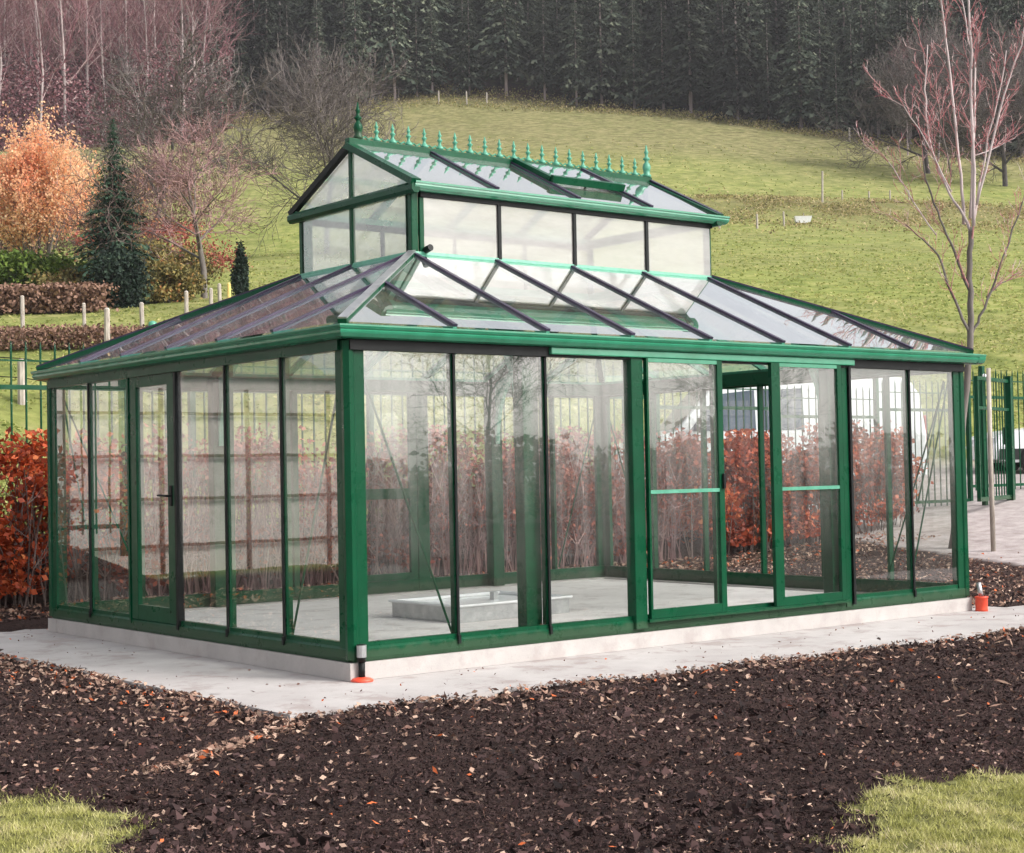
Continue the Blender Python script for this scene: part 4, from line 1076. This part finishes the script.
# orange-leaved tree
def orange_tree():
    loc = spot(76, 40); t_ = empty('orange_tree', loc); tag(t_, 'broad glowing orange leaved tree at the left picture edge', 'tree')
    rn = random.Random(3); bt, bw = MB(), MB(); tips = []
    cfg = dict(rn=rn, n=(7, 6, 5), angle=(26, 26, 30), start=(.2, .2, .2), ratio=((.5, .7), (.45, .65), (.45, .6)), up=.10, wiggle=.06, rmin=.012, trunk_levels=2)
    for i in range(11):
        a = rn.random() * 6.28; k = rn.uniform(.03, .36)
        grow(bt, bw, (math.cos(a) * .3, math.sin(a) * .3, -.1), (math.cos(a) * k, math.sin(a) * k, 1), rn.uniform(4.0, 5.6) * (1 - .30 * k), .07, 0, 3, cfg, tips)
    bt.obj('trunk', MAT['bark_grey'], t_, True); bw.obj('twigs', MAT['twig_pink'], t_)
    P = np.array([tuple(p) for p in tips]); P = P[P[:, 2] > .8]; n = 46000
    P = P[rng.integers(0, len(P), n)] + rng.normal(size=(n, 3)) * .13
    sh = np.clip(rng.normal(.5, .22, n) + .18 * np.sin(P[:, 0] * 1.3) * np.cos(P[:, 2] * 1.1), 0, 1)
    quads_obj('crown', leaf_quads(P, .085), sh, MAT['leaf_orange'], t_)
orange_tree()

# conifer generator
def conifer_mesh(h, rbase, whorls, per, seed, m, droop=.25, bare=.06, ragged=.25, dens=1.):
    r_ = np.random.default_rng(seed); Q = []; S = []
    for i in range(whorls):
        f = (i + r_.random() * .8) / whorls; z = h * (bare + (1 - bare) * f); L_ = rbase * (1 - f) ** .85 * (1 + ragged * r_.normal()) + .05 * rbase
        for k in range(per):
            a = r_.random() * 6.283; l = L_ * r_.uniform(.65, 1.1); ns = max(int(5 * dens), 2)
            ca, sa = math.cos(a), math.sin(a)
            sh = np.clip(r_.normal(.5, .2), 0, 1)
            for j in range(ns):
                d0 = l * (j + .1) / ns; d1 = l * (j + 1.35) / ns
                zz = lambda d: z + .25 * (l - d) * 0 - droop * d * (d / max(l, .01)) + r_.normal() * .03 * rbase
                wd = l * (.30 if dens <= 1 else .15) * (1 - j / ns * .55) * r_.uniform(.6, 1.3)
                z0, z1 = zz(d0), zz(d1)
                px, py = -sa * wd / 2, ca * wd / 2
                dz = r_.normal() * wd * .3
                Q.append([[ca * d0, sa * d0, z0], [ca * (d0 + d1) / 2 + px, sa * (d0 + d1) / 2 + py, (z0 + z1) / 2 - wd * .35 + dz], [ca * d1, sa * d1, z1], [ca * (d0 + d1) / 2 - px, sa * (d0 + d1) / 2 - py, (z0 + z1) / 2 - wd * .35 - dz]])
                S.append(np.clip(sh + r_.normal() * .12 + .12 * j / ns, 0, 1))
    return quads_obj('_crown', np.array(Q), S, MAT[m])
def conifer(name, label, loc, me, h, r, group=None, scale=1., rz=0):
    t_ = empty(name, loc, rz); t_.scale = scale if isinstance(scale, tuple) else (scale,) * 3; tag(t_, label, 'tree', group)
    o = bpy.data.objects.new('crown', me); COL.objects.link(o); o.parent = t_
    MB().tube([(0, 0, -.5), (0, 0, h * .5), (0, 0, h * .97)], [r, r * .6, .01], 7, False).obj('trunk', MAT['bark_dark'], t_)
    return t_
me = conifer_mesh(8.8, 1.8, 44, 26, 21, 'needles_near', .3, .02, .18, 1.8)
conifer('young_spruce', 'dark green young spruce standing right of the orange tree', spot(66.5, 117), me, 8.8, .12).scale = (1.08, 1.08, .87)
bare_tree('bare_fruit_tree', 'bare spreading fruit tree with pale trunk in front of the orange tree', 'tree', spot(66, 97), 4.6, .13, 'bark_grey', 'twig_brown', 31, 4, rmin=.013, start=(.30, .15, .1, .1), n=(7, 6, 5, 3), angle=(52, 38, 36, 34), lean=(.02, .02))
bare_tree('bare_fruit_tree', 'bare round headed fruit tree with pinkish twigs left of the lantern', 'tree', spot(68, 206), 5.3, .16, 'bark_grey', 'twig_pink', 37, 4, rmin=.013, start=(.32, .15, .1, .1), n=(10, 7, 6, 4), angle=(50, 38, 36, 34))
bare_tree('bare_old_tree', 'dark crooked bare tree on the slope above the round headed fruit tree', 'tree', spot(118, 160), 12.0, .26, 'bark_dark', 'twig_grey', 41, 4, start=(.35, .15, .1, .1), n=(9, 8, 7, 5), angle=(50, 45, 42, 40), wiggle=.16, rmin=.03)
bare_tree('bare_old_tree', 'tall leafless grey tree directly behind the left end of the lantern ridge', 'tree', spot(125, 330), 11.5, .25, 'bark_dark', 'twig_grey', 43, 4, start=(.2, .15, .1, .1), n=(12, 9, 8, 5), angle=(50, 42, 38, 36), wiggle=.09, rmin=.022, lean=(-.1, .0))
t_ = empty('orange_tipped_shrub', spot(68, 128)); tag(t_, 'sparse upright shrub with small orange leaf tips in front of the young spruce', 'shrub')
rn = random.Random(77); bt, bw = MB(), MB(); tips = []
cfg = dict(rn=rn, n=(5, 4), angle=(22, 24), start=(.3, .2), ratio=((.4, .6), (.4, .6)), up=.12, wiggle=.05, rmin=.012, trunk_levels=1)
for i in range(9):
    a = rn.random() * 6.28; k_ = rn.uniform(.05, .45); grow(bt, bw, (math.cos(a) * .2, math.sin(a) * .2, -.1), (math.cos(a) * k_, math.sin(a) * k_, 1), rn.uniform(3.2, 4.6), .04, 0, 2, cfg, tips)
bt.obj('stems', MAT['bark_grey'], t_); bw.obj('twigs', MAT['twig_brown'], t_)
P = np.array([tuple(p) for p in tips]); P = P[P[:, 2] > 2.0]; P = P[rng.integers(0, len(P), 800)] + rng.normal(size=(800, 3)) * .07
quads_obj('leaves', leaf_quads(P, .085), rng.random(800), MAT['leaf_orange'], t_)
# shrubby understorey left between trees
bush('bare_thicket', 'brownish thicket behind the two bare fruit trees at left', spot(92, 165), 5.5, 1.8, 3.0, 'leaf_dull', 5000, .12, 51, 'thicket')
bush('bare_thicket', 'reddish brown thicket beyond the orange tree at the left picture edge', spot(128, 20), 9, 3, 8.5, 'leaf_brown', 14000, .17, 52, 'thicket')
bush('bare_thicket', 'grey brown scrub at the wood corner above the young spruce', spot(150, 150), 7, 3, 7.0, 'leaf_brown', 9000, .18, 53, 'thicket')

# field posts
for u, tt, h_, lab, r_ in ((828, 151, 2.9, 'tall pale leaning post in the middle of the rough bank on the meadow', .10),
                 (848, 158, 1.1, 'first short pale post right of the tall leaning post on the meadow', .085), (875, 160, 1.15, 'second short pale post right of the tall leaning post on the meadow', .085),
                 (896, 162, 1.05, 'third short pale post right of the tall leaning post on the meadow', .085), (915, 163, 1.0, 'fourth short pale post right of the tall leaning post, behind the red budded tree', .085),
                 (724, 137, 1.3, 'short pale post in the meadow touching the lantern gutter end', .1), (762, 137, 1.2, 'short pale post left of the white trough on the meadow', .1), (789, 139, 1.2, 'short pale post just left of the white trough', .09),
                 (857, 221, 1.9, 'pale post at the edge of the spruce forest at right', .13),
                 (445, 255, 2.0, 'pale post at the forest edge, leftmost of three above the lantern ridge', .13), (473, 254, 2.0, 'pale post at the forest edge, middle of three above the lantern ridge', .13), (493, 253, 2.0, 'pale post at the forest edge, rightmost of three above the lantern ridge', .13)):
    post(spot(tt, u), h_, r_, 'post_wood', lab, 'pale wooden posts on the meadow', .04 if h_ > 2.5 else random.uniform(-.03, .03))
gp = spot(141, 808); t_ = empty('water_trough', gp, rad(-38)); t_.scale = (.8, .8, .8)
b = MB(); prof = [(-.95, .75), (-.8, .15), (-.5, 0), (.5, 0), (.8, .15), (.95, .75)]
b.add([(x_, s * (.42 if z_ > .5 else .3), z_) for s in (-1, 1) for x_, z_ in prof], [tuple(range(6)), tuple(range(11, 5, -1))] + [(i, 6 + i, 7 + i, i + 1) for i in range(5)])
b.obj('tub', MAT['white_plastic'], t_); MB().tube([(.1, 0, .5), (.1, 0, 1.15)], [.05, .05], 8).obj('tap_post', MAT['post_wood'], t_)
tag(t_, 'small white bathtub trough lying on the meadow bank', 'trough')

# ------------------------------------------------------------------ forest
protos = []
for k in range(5):
    me = conifer_mesh(24, 3.6, 40, 16, 60 + k, 'needles', .35, .08 if k % 2 else .14, .22)
    protos.append(me)
trunk_me = MB().tube([(0, 0, -2), (0, 0, 12), (0, 0, 23)], [.28, .18, .02], 6, False).mesh('trunk', MAT['bark_wood'])
rn = random.Random(99)
first = {}
def plant_spruce(t, u, k, sc_, label):
    loc = spot(t, u)
    if k not in first:
        r_ = empty('forest_spruce', loc); tag(r_, label, 'tree', 'dark spruces of the hillside forest')
        o = bpy.data.objects.new('crown', protos[k]); COL.objects.link(o); o.parent = r_
        o = bpy.data.objects.new('trunk', trunk_me); COL.objects.link(o); o.parent = r_
        first[k] = r_; r_.rotation_euler = (0, 0, rn.random() * 6); r_.scale = (sc_,) * 3
    else:
        dup(first[k], loc, rn.random() * 6.28, (sc_ * rn.uniform(.9, 1.15), sc_ * rn.uniform(.9, 1.15), sc_), label)
cnt = 0
for row in range(7):
    u = 222 if row == 0 else 200 - row * 6
    while u < 1160:
        e = float(edge_t(u))
        t = e + 3 + row * 6.5 + rn.uniform(-2, 2)
        if cnt < 260:
            plant_spruce(t, u + rn.uniform(-6, 6), rn.randrange(5), rn.uniform(.66, 1.2) * (.9 if row == 0 else 1.05), 'dark spruce among the many in the hillside forest above the meadow')
            cnt += 1
        u += 5.6 / t * FPX * (.85 if row else .8) * rn.uniform(.8, 1.3)
# the rest of the forest climbing the hill out of sight above
def far_forest():
    Q = []; S = []
    r_ = np.random.default_rng(5)
    for t in np.arange(235, 465, 9.):
        for u in np.arange(-600, 1750, 7.5 / t * FPX):
            if 120 < u < 1120 and t < float(edge_t(u)) + 46: continue
            if u <= 120 and t < 262: continue
            if u >= 1120 and t < 215: continue
            uu = u + r_.normal() * 12; tt = t + r_.normal() * 2.5
            p = spot(tt, uu); h = r_.uniform(17, 25); rr = h * .15
            for z0, z1, k in ((.05, .5, 1.), (.3, .75, .75), (.55, 1.0, .5)):
                n = 6; a0 = r_.random() * 6
                for i in range(n):
                    a = a0 + i * 6.283 / n; b_ = a + 6.283 / n * 1.05; q = r_.uniform(.8, 1.2)
                    Q.append([[p.x + math.cos(a) * rr * k * q, p.y + math.sin(a) * rr * k * q, p.z + h * z0 + r_.normal() * .5], [p.x + math.cos(b_) * rr * k, p.y + math.sin(b_) * rr * k, p.z + h * z0 + r_.normal() * .5], [p.x, p.y, p.z + h * z1]])
                    S.append(r_.random())
    o = quads_obj('upper_forest', np.array(Q), S, MAT['needles'], nv=3)
    tag(o, 'dark spruce forest covering the upper hillside', 'forest', kind='stuff')
far_forest()
# bare wood on the left: individual pale trunks with twiggy crowns
wood = []
def wood_proto(seed, h, r, red):
    rn_ = random.Random(seed)
    cfg = dict(rn=rn_, n=(13, 6, 5), angle=(38, 38, 36), start=(.30, .2, .1), ratio=((.26, .42), (.45, .65), (.45, .65)), up=.10, wiggle=.045, rmin=.03, trunk_levels=1)
    bt, bw = MB(), MB(); grow(bt, bw, (0, 0, -1), (rn_.gauss(0, .03), rn_.gauss(0, .03), 1), h, r, 0, 3, cfg)
    return bt.mesh('trunk', MAT['bark_wood'], True), bw.mesh('crown', MAT['twig_wood'])
wm = [wood_proto(70 + k, 22 + 2 * k, .26, 1) for k in range(4)]
fw = {}
def plant_wood(t, u, k, sc_):
    loc = spot(t, u)
    if k not in fw:
        r_ = empty('bare_forest_tree', loc); tag(r_, 'tall leafless tree of the reddish brown wood at the upper left', 'tree', 'bare trees of the wood at the upper left')
        for nm, me in zip(('trunk', 'crown'), wm[k]):
            o = bpy.data.objects.new(nm, me); COL.objects.link(o); o.parent = r_
        fw[k] = r_; r_.scale = (sc_,) * 3
    else: dup(fw[k], loc, rn.random() * 6.28, sc_)
for row in range(6):
    u = -90.
    while u < 235 - row * 3:
        t = float(edge_t(u)) + row * 7 + rn.uniform(-3, 3)
        plant_wood(t, u, rn.randrange(4), rn.uniform(.85, 1.15))
        u += 5.0 / t * FPX * rn.uniform(.6, 1.4)
# a few bare trees at the right forest edge
for u, t in ((1010, 190), (980, 196), (945, 202), (1045, 188), (915, 208), (1075, 186)):
    r_ = plant_wood(t, u, rn.randrange(4), rn.uniform(.45, .6))
bare_tree('bare_hillside_tree', 'large rounded greyish bare tree at the right forest edge behind the red budded tree', 'tree', spot(188, 935), 13, .3, 'bark_dark', 'twig_grey', 47, 4, start=(.12, .1, .1, .1), n=(11, 9, 8, 5), angle=(50, 45, 42, 40), wiggle=.10, rmin=.03)
bare_tree('bare_hillside_tree', 'leafless grey tree at the right picture edge on the upper meadow', 'tree', spot(178, 1012), 12, .3, 'bark_dark', 'twig_grey', 48, 4, start=(.12, .1, .1, .1), n=(11, 9, 8, 5), angle=(50, 45, 42, 40), wiggle=.10, rmin=.03)
# reddish undergrowth between the bare trunks
def undergrowth(name, label, u0, u1, t0, t1, zmax, n, m, size):
    u = rng.uniform(u0, u1, n); f = rng.random(n)
    t = np.interp(u, [-300, 1400], [0, 0]) + edge_t(u) + t0 + (t1 - t0) * f; s = t * (u - 512) / FPX
    x = CAM[0] + t * FH[0] + s * RH[0]; y = CAM[1] + t * FH[1] + s * RH[1]
    cl = .5 + .5 * np.sin(x * .35 + np.sin(y * .3) * 2) * np.cos(y * .28)
    z = height(x, y) + rng.random(n) ** 1.3 * zmax * (.35 + .65 * cl)
    o = quads_obj(name, leaf_quads(np.stack([x, y, z], 1), size), np.clip(rng.normal(.45, .25, n), 0, 1), MAT[m])
    tag(o, label, 'undergrowth', kind='stuff')
undergrowth('wood_undergrowth', 'reddish brown undergrowth between the bare trunks of the left wood', -110, 238, -4, 46, 15, 110000, 'twig_wood', .27)
undergrowth('forest_edge_scrub', 'brown scrub along the lower edge of the spruce forest', 215, 1150, -4, 5, 1.3, 12000, 'rough', .2)

# trees and a field hedge behind the camera: the front panes mirror them
bh = None
for i, (tx, ty, hh) in enumerate(((30, -38, 6.), (13, -44, 7.), (46, -40, 6.5), (24, -50, 8))):
    lab = 'bare tree of the garden opposite, mirrored in the front panes of the greenhouse'
    z_ = float(height(tx, ty))
    if bh is None: bh = bare_tree('garden_tree', lab, 'tree', (tx, ty, z_), 8., .16, 'bark_dark', 'twig_pink', 91, 4, group='bare trees opposite the greenhouse', rmin=.014, n=(9, 7, 6, 4)); bh.scale = (hh / 8,) * 3
    else: dup(bh, (tx, ty, z_), i * 1.7, hh / 8)
hp = empty('field_hedge', (18, -24, 0)); tag(hp, 'uneven brown field hedge opposite the greenhouse front, mirrored in its panes', 'hedge')
n = 26000; f = rng.uniform(-1, 1, n); P = np.stack([f * 26, -f * -9 + rng.normal(0, .6, n), rng.random(n) ** .7 * (1.7 + .5 * np.sin(f * 31) + .4 * np.sin(f * 77))], 1)
quads_obj('foliage', leaf_quads(P, .16), rng.random(n), MAT['leaf_brown'], hp)
b = MB()
for i in range(50): q = -1 + 2 * (i + .5) / 50; b.tube([(q * 26, q * 9, -.4), (q * 26, q * 9, 1.4)], [.04, .02], 4, False)
b.obj('stems', MAT['bark_dark'], hp)

# ------------------------------------------------------------------ rough bank tufts on the meadow
def tufts():
    n = 30000; u = rng.uniform(600, 1060, n); t = rng.normal(149, 6.5, n); s = t * (u - 512) / FPX
    x = CAM[0] + t * FH[0] + s * RH[0]; y = CAM[1] + t * FH[1] + s * RH[1]
    keep = (np.sin(x * .6 + y * .2) + np.sin(y * .9 - x * .3) + rng.normal(size=n) * 1.1 - 1.2 * (u < 700)) > .2; x, y = x[keep], y[keep]
    P = np.stack([x, y, height(x, y) + rng.random(len(x)) ** 2 * .35], 1)
    o = quads_obj('bank_undergrowth', leaf_quads(P, .15, .3, 1.6, .3, .3), rng.random(len(P)), MAT['rough']); tag(o, 'brown rough tufts covering the bank across the meadow', 'undergrowth', kind='stuff')
tufts()

MAT['meadow_blades'] = vary('meadow_grass_tufts', [(0, (.15, .19, .05)), (.4, (.29, .33, .095)), (.75, (.42, .41, .15)), (1, (.58, .50, .25))], .9, .45)
def meadow_grass():
    n = 150000; inv = rng.uniform(1 / 215, 1 / 19, n); t = 1 / inv; u = rng.uniform(-60, 1090, n); s = t * (u - 512) / FPX
    x = CAM[0] + t * FH[0] + s * RH[0]; y = CAM[1] + t * FH[1] + s * RH[1]
    pat = np.sin(x * .9 + 2 * np.sin(y * .4)) * np.sin(y * .8 + np.sin(x * .5)) + .6 * np.sin(x * .23 + 1) * np.sin(y * .19)
    k = (y > 9.3) & ~((x > 7) & (t < 37)) & (t < edge_t(u) - 2) & (pat + rng.normal(size=n) * .7 > -.2)
    x, y, t, pat = x[k], y[k], t[k], pat[k]; n = len(x); sz = np.clip(.035 + .0009 * t, .03, .2)
    P = np.stack([x, y, height(x, y) + sz * .25], 1)
    o = quads_obj('meadow_grass', leaf_quads(P, sz, .45, 1.6, .3, .3), np.clip(.5 + .12 * pat + rng.normal(0, .2, n) + .1 * sstep(t, 150, 210), 0, 1), MAT['meadow_blades'])
    tag(o, 'yellowish green meadow grass tufts covering the hillside', 'grass', kind='stuff')
meadow_grass()
# ------------------------------------------------------------------ mulch, litter, lawn
def on_slab(x, y, pad=0.):
    front = np.interp(x, [-1.07, 5.69, 16], [-1.01, -1.28, -1.75])
    back = np.interp(x, [-1.07, 7.0, 7.2, 16], [5.85, 5.5, -.06, -.28])
    return (x > -1.07 + pad) & (x < 16) & (y > front + pad) & (y < back - pad)
def scatter(n, tmin, tmax, ulim=.40, pw=1.):
    inv = rng.uniform(1 / tmax ** pw, 1 / tmin ** pw, n); t = inv ** (-1 / pw); s = t * rng.uniform(-ulim, ulim, n)
    return CAM[0] + t * FH[0] + s * RH[0], CAM[1] + t * FH[1] + s * RH[1], t
def mulch():
    x, y, t = scatter(330000, 4.6, 24, .42)
    rough = .5 + .5 * np.sin(x * 3 + np.sin(y * 2)) * np.cos(y * 2.6 - x)
    k = ~on_slab(x, y, .03) & (y < 7.6) & (lawn_mask(x, y) < rng.random(len(x)) * .8) & ~((x > 10.5 + .35 * y) & (y > -4)) & ~((x > .16) & (x < L) & (y > 0) & (y < W))
    x, y, t, rough = x[k], y[k], t[k], rough[k]; n = len(x)
    z = height(x, y) + rng.random(n) ** 2 * (.012 + .02 * rough) + .003
    P = np.stack([x, y, z], 1); Vq = leaf_quads(P, np.where(rng.random(n) < .12, .013, .0065) * np.clip(t / 7, .9, 2.0), .45, 2.2, .4, .5)
    sh = np.clip(rng.beta(1.6, 2.2, n) + rng.normal(0, .05, n), 0, 1)
    sh = np.clip(sh * (.55 + .55 * rough * (.7 + .5 * np.sin(x * 1.3 + 1.1 * np.sin(y * 1.9)))), 0, 1)
    # larger bark chunks, gathered in drifts
    x2, y2, t2 = scatter(16000, 4.8, 20, .42)
    dr = np.sin(x2 * 2.3 + 2 * np.sin(y2 * 1.7)) * np.cos(y2 * 2.9 - x2 * .8) + rng.normal(size=len(x2)) * .5
    k2 = ~on_slab(x2, y2, -.02) & (y2 < 7.4) & (lawn_mask(x2, y2) < .1) & ~((x2 > 10.5 + .35 * y2) & (y2 > -4)) & (dr > .15)
    x2, y2 = x2[k2], y2[k2]; n2 = len(x2); P2 = np.stack([x2, y2, height(x2, y2) + .014 + rng.random(n2) * .016], 1)
    Vq = np.concatenate([Vq, leaf_quads(P2, rng.uniform(.008, .036, n2), .35, 1.9, .5, .4)]); sh = np.concatenate([sh, np.clip(rng.beta(1.5, 2.6, n2), 0, .9)])
    o = quads_obj('bark_mulch', Vq, sh, MAT['mulch']); tag(o, 'dark bark mulch covering the beds around the paving', 'mulch', kind='stuff')
mulch()
def litter():
    def put(x, y, size, lo=0., hi=1., red=.02):
        n = len(x); z = height(x, y) + .014 + rng.random(n) * .014
        z = np.where(on_slab(x, y), -.117 + .002 + rng.random(n) * .004, z)
        sh = rng.uniform(lo, hi * .88, n); sh[rng.random(n) < red] = .97
        return leaf_quads(np.stack([x, y, z], 1), size, .6, 2.4, .5, .5), sh
    Vs, Ss = [], []
    x, y, t = scatter(10000, 4.8, 22, .42)
    k = ~on_slab(x, y) & (y < 7) & (lawn_mask(x, y) < .3) & ~((x > 0) & (x < L) & (y > 0) & (y < W)); 
    a, c = put(x[k], y[k], rng.uniform(.006, .019, int(k.sum())) * np.clip(t[k] / 7, .8, 1.8), .25, 1., .03); Vs.append(a); Ss.append(c)
    # drifts along the slab edges
    n = 3800; xx = rng.uniform(-1.3, 14, n); off = rng.exponential(.30, n) + .0
    yy = np.interp(xx, [-1.07, 5.69, 16], [-1.01, -1.28, -1.75]) - off + .02
    dd = .5 + .5 * np.sin(xx * 2.3 + 1) ; k = rng.random(n) < .35 + .65 * dd
    a, c = put(xx[k], yy[k], .024, .25, 1., .05); Vs.append(a); Ss.append(c)
    n = 2200; yy = rng.uniform(-1.1, 5.9, n); xx = -1.07 - rng.exponential(.30, n) + .02
    a, c = put(xx, yy, .023, .2, 1., .06); Vs.append(a); Ss.append(c)
    # right bed close to the greenhouse and behind it
    n = 5000; xx = rng.uniform(6.9, 13, n); yy = rng.uniform(.1, 6.5, n); k = xx < 10.8 + .35 * yy
    a, c = put(xx[k], yy[k], .026, .05, 1., .04); Vs.append(a); Ss.append(c)
    n = 3500; xx = rng.uniform(-5, 14, n); yy = rng.uniform(5.7, 7.2, n)
    a, c = put(xx, yy, .035, .1, 1., .1); Vs.append(a); Ss.append(c)
    # streak of pale litter in front of the slab corner
    n = 420; f = rng.random(n); xx = -2.45 + (-1.15 + 2.45) * f + rng.normal(0, .04, n); yy = -2.05 + (-1.25 + 2.05) * f + rng.normal(0, .04, n) 
    a, c = put(xx, yy, .02, .3, 1., .06); Vs.append(a); Ss.append(c)
    # crumbs on the paving
    xx = rng.uniform(-1, 13, 1100); yy = rng.uniform(-1.6, 5.8, 1100); k = on_slab(xx, yy, .05) & ~((xx > -.03) & (xx < L + .03) & (yy > -.03) & (yy < W + .03))
    a, c = put(xx[k], yy[k], .011, 0., .5, .05); Vs.append(a); Ss.append(c)
    o = quads_obj('leaf_litter', np.concatenate(Vs), np.concatenate(Ss), MAT['litter'])
    tag(o, 'pale and orange fallen leaves scattered over the mulch and paving edges', 'fallen leaves', kind='stuff')
litter()
def lawn():
    x, y, t = scatter(330000, 4.3, 9, .45)
    lm = lawn_mask(x, y); k = (lm > rng.random(len(x)) * .9 + .05) & ~on_slab(x, y)
    k &= (np.sin(x * 15 + 2 * np.sin(y * 11)) * np.sin(y * 17 + x * 4) + rng.normal(size=len(x)) * .6 > -.75)
    x, y = x[k], y[k]
    # stray grass in the mulch
    n = len(x); h = rng.uniform(.012, .034, n); a = rng.random(n) * 6.283; w = .0022
    z = height(x, y) + .0
    lean = rng.normal(size=(n, 2)) * .6
    b0 = np.stack([x + np.cos(a) * w, y + np.sin(a) * w, z], 1); b1 = np.stack([x - np.cos(a) * w, y - np.sin(a) * w, z], 1)
    tp = np.stack([x + lean[:, 0] * h, y + lean[:, 1] * h, z + h], 1)
    pt = .5 + .3 * np.sin(x * 9 + 2 * np.sin(y * 7)) * np.cos(y * 8)
    o = quads_obj('lawn_grass', np.stack([b0, b1, tp], 1), np.clip(pt + rng.normal(0, .22, n), 0, 1), MAT['grass'], nv=3)
    tag(o, 'short yellowish grass in two patches in the foreground corners', 'grass', kind='stuff')
lawn()

# ------------------------------------------------------------------ air
hm = bpy.data.materials.new('haze_air'); hm.use_nodes = True; hn = hm.node_tree; hn.nodes.clear()
ho = hn.nodes.new('ShaderNodeOutputMaterial'); pv = hn.nodes.new('ShaderNodeVolumePrincipled')
pv.inputs['Color'].default_value = (.93, .92, .95, 1); pv.inputs['Density'].default_value = HAZE; pv.inputs['Anisotropy'].default_value = .2
hn.links.new(pv.outputs[0], ho.inputs['Volume'])
hz = MB().box((-760, -420, -12), (760, 760, 262)).obj('haze', hm); tag(hz, kind='stuff')

# ------------------------------------------------------------------ light
SUN_EL, SUN_AZ = 38., -62.            # direction to the sun in degrees: elevation, and azimuth from +X
w = bpy.data.worlds.new('World'); sc.world = w; w.use_nodes = True
nt = w.node_tree; nt.nodes.clear()
wo = nt.nodes.new('ShaderNodeOutputWorld'); bg = nt.nodes.new('ShaderNodeBackground'); sky = nt.nodes.new('ShaderNodeTexSky')
sky.sky_type = 'NISHITA'; sky.sun_disc = False; sky.sun_elevation = rad(SUN_EL); sky.sun_rotation = rad(90 - SUN_AZ)
sky.air_density = 1.0; sky.dust_density = 4.0; sky.ozone_density = 1.0
hs = nt.nodes.new('ShaderNodeHueSaturation'); hs.inputs['Saturation'].default_value = .22
nt.links.new(sky.outputs[0], hs.inputs['Color']); nt.links.new(hs.outputs[0], bg.inputs[0]); bg.inputs[1].default_value = .15
nt.links.new(bg.outputs[0], wo.inputs[0])
sd = bpy.data.lights.new('sun', 'SUN'); sd.energy = 1.35; sd.angle = rad(14); sd.color = (1, .965, .92)
so = bpy.data.objects.new('sun', sd); COL.objects.link(so)
dv = Vector((math.cos(rad(SUN_EL)) * math.cos(rad(SUN_AZ)), math.cos(rad(SUN_EL)) * math.sin(rad(SUN_AZ)), math.sin(rad(SUN_EL))))
so.rotation_euler = dv.to_track_quat('Z', 'Y').to_euler()

sc.view_settings.view_transform = 'Standard'; sc.view_settings.look = 'None'; sc.view_settings.gamma = 1
sc.view_settings.exposure = 1.0
sc.render.engine = 'CYCLES'
cy = sc.cycles; cy.use_denoising = True; cy.max_bounces = 10; cy.transparent_max_bounces = 24; cy.glossy_bounces = 4; cy.diffuse_bounces = 3; cy.transmission_bounces = 4
cy.use_adaptive_sampling = True; cy.adaptive_threshold = .015
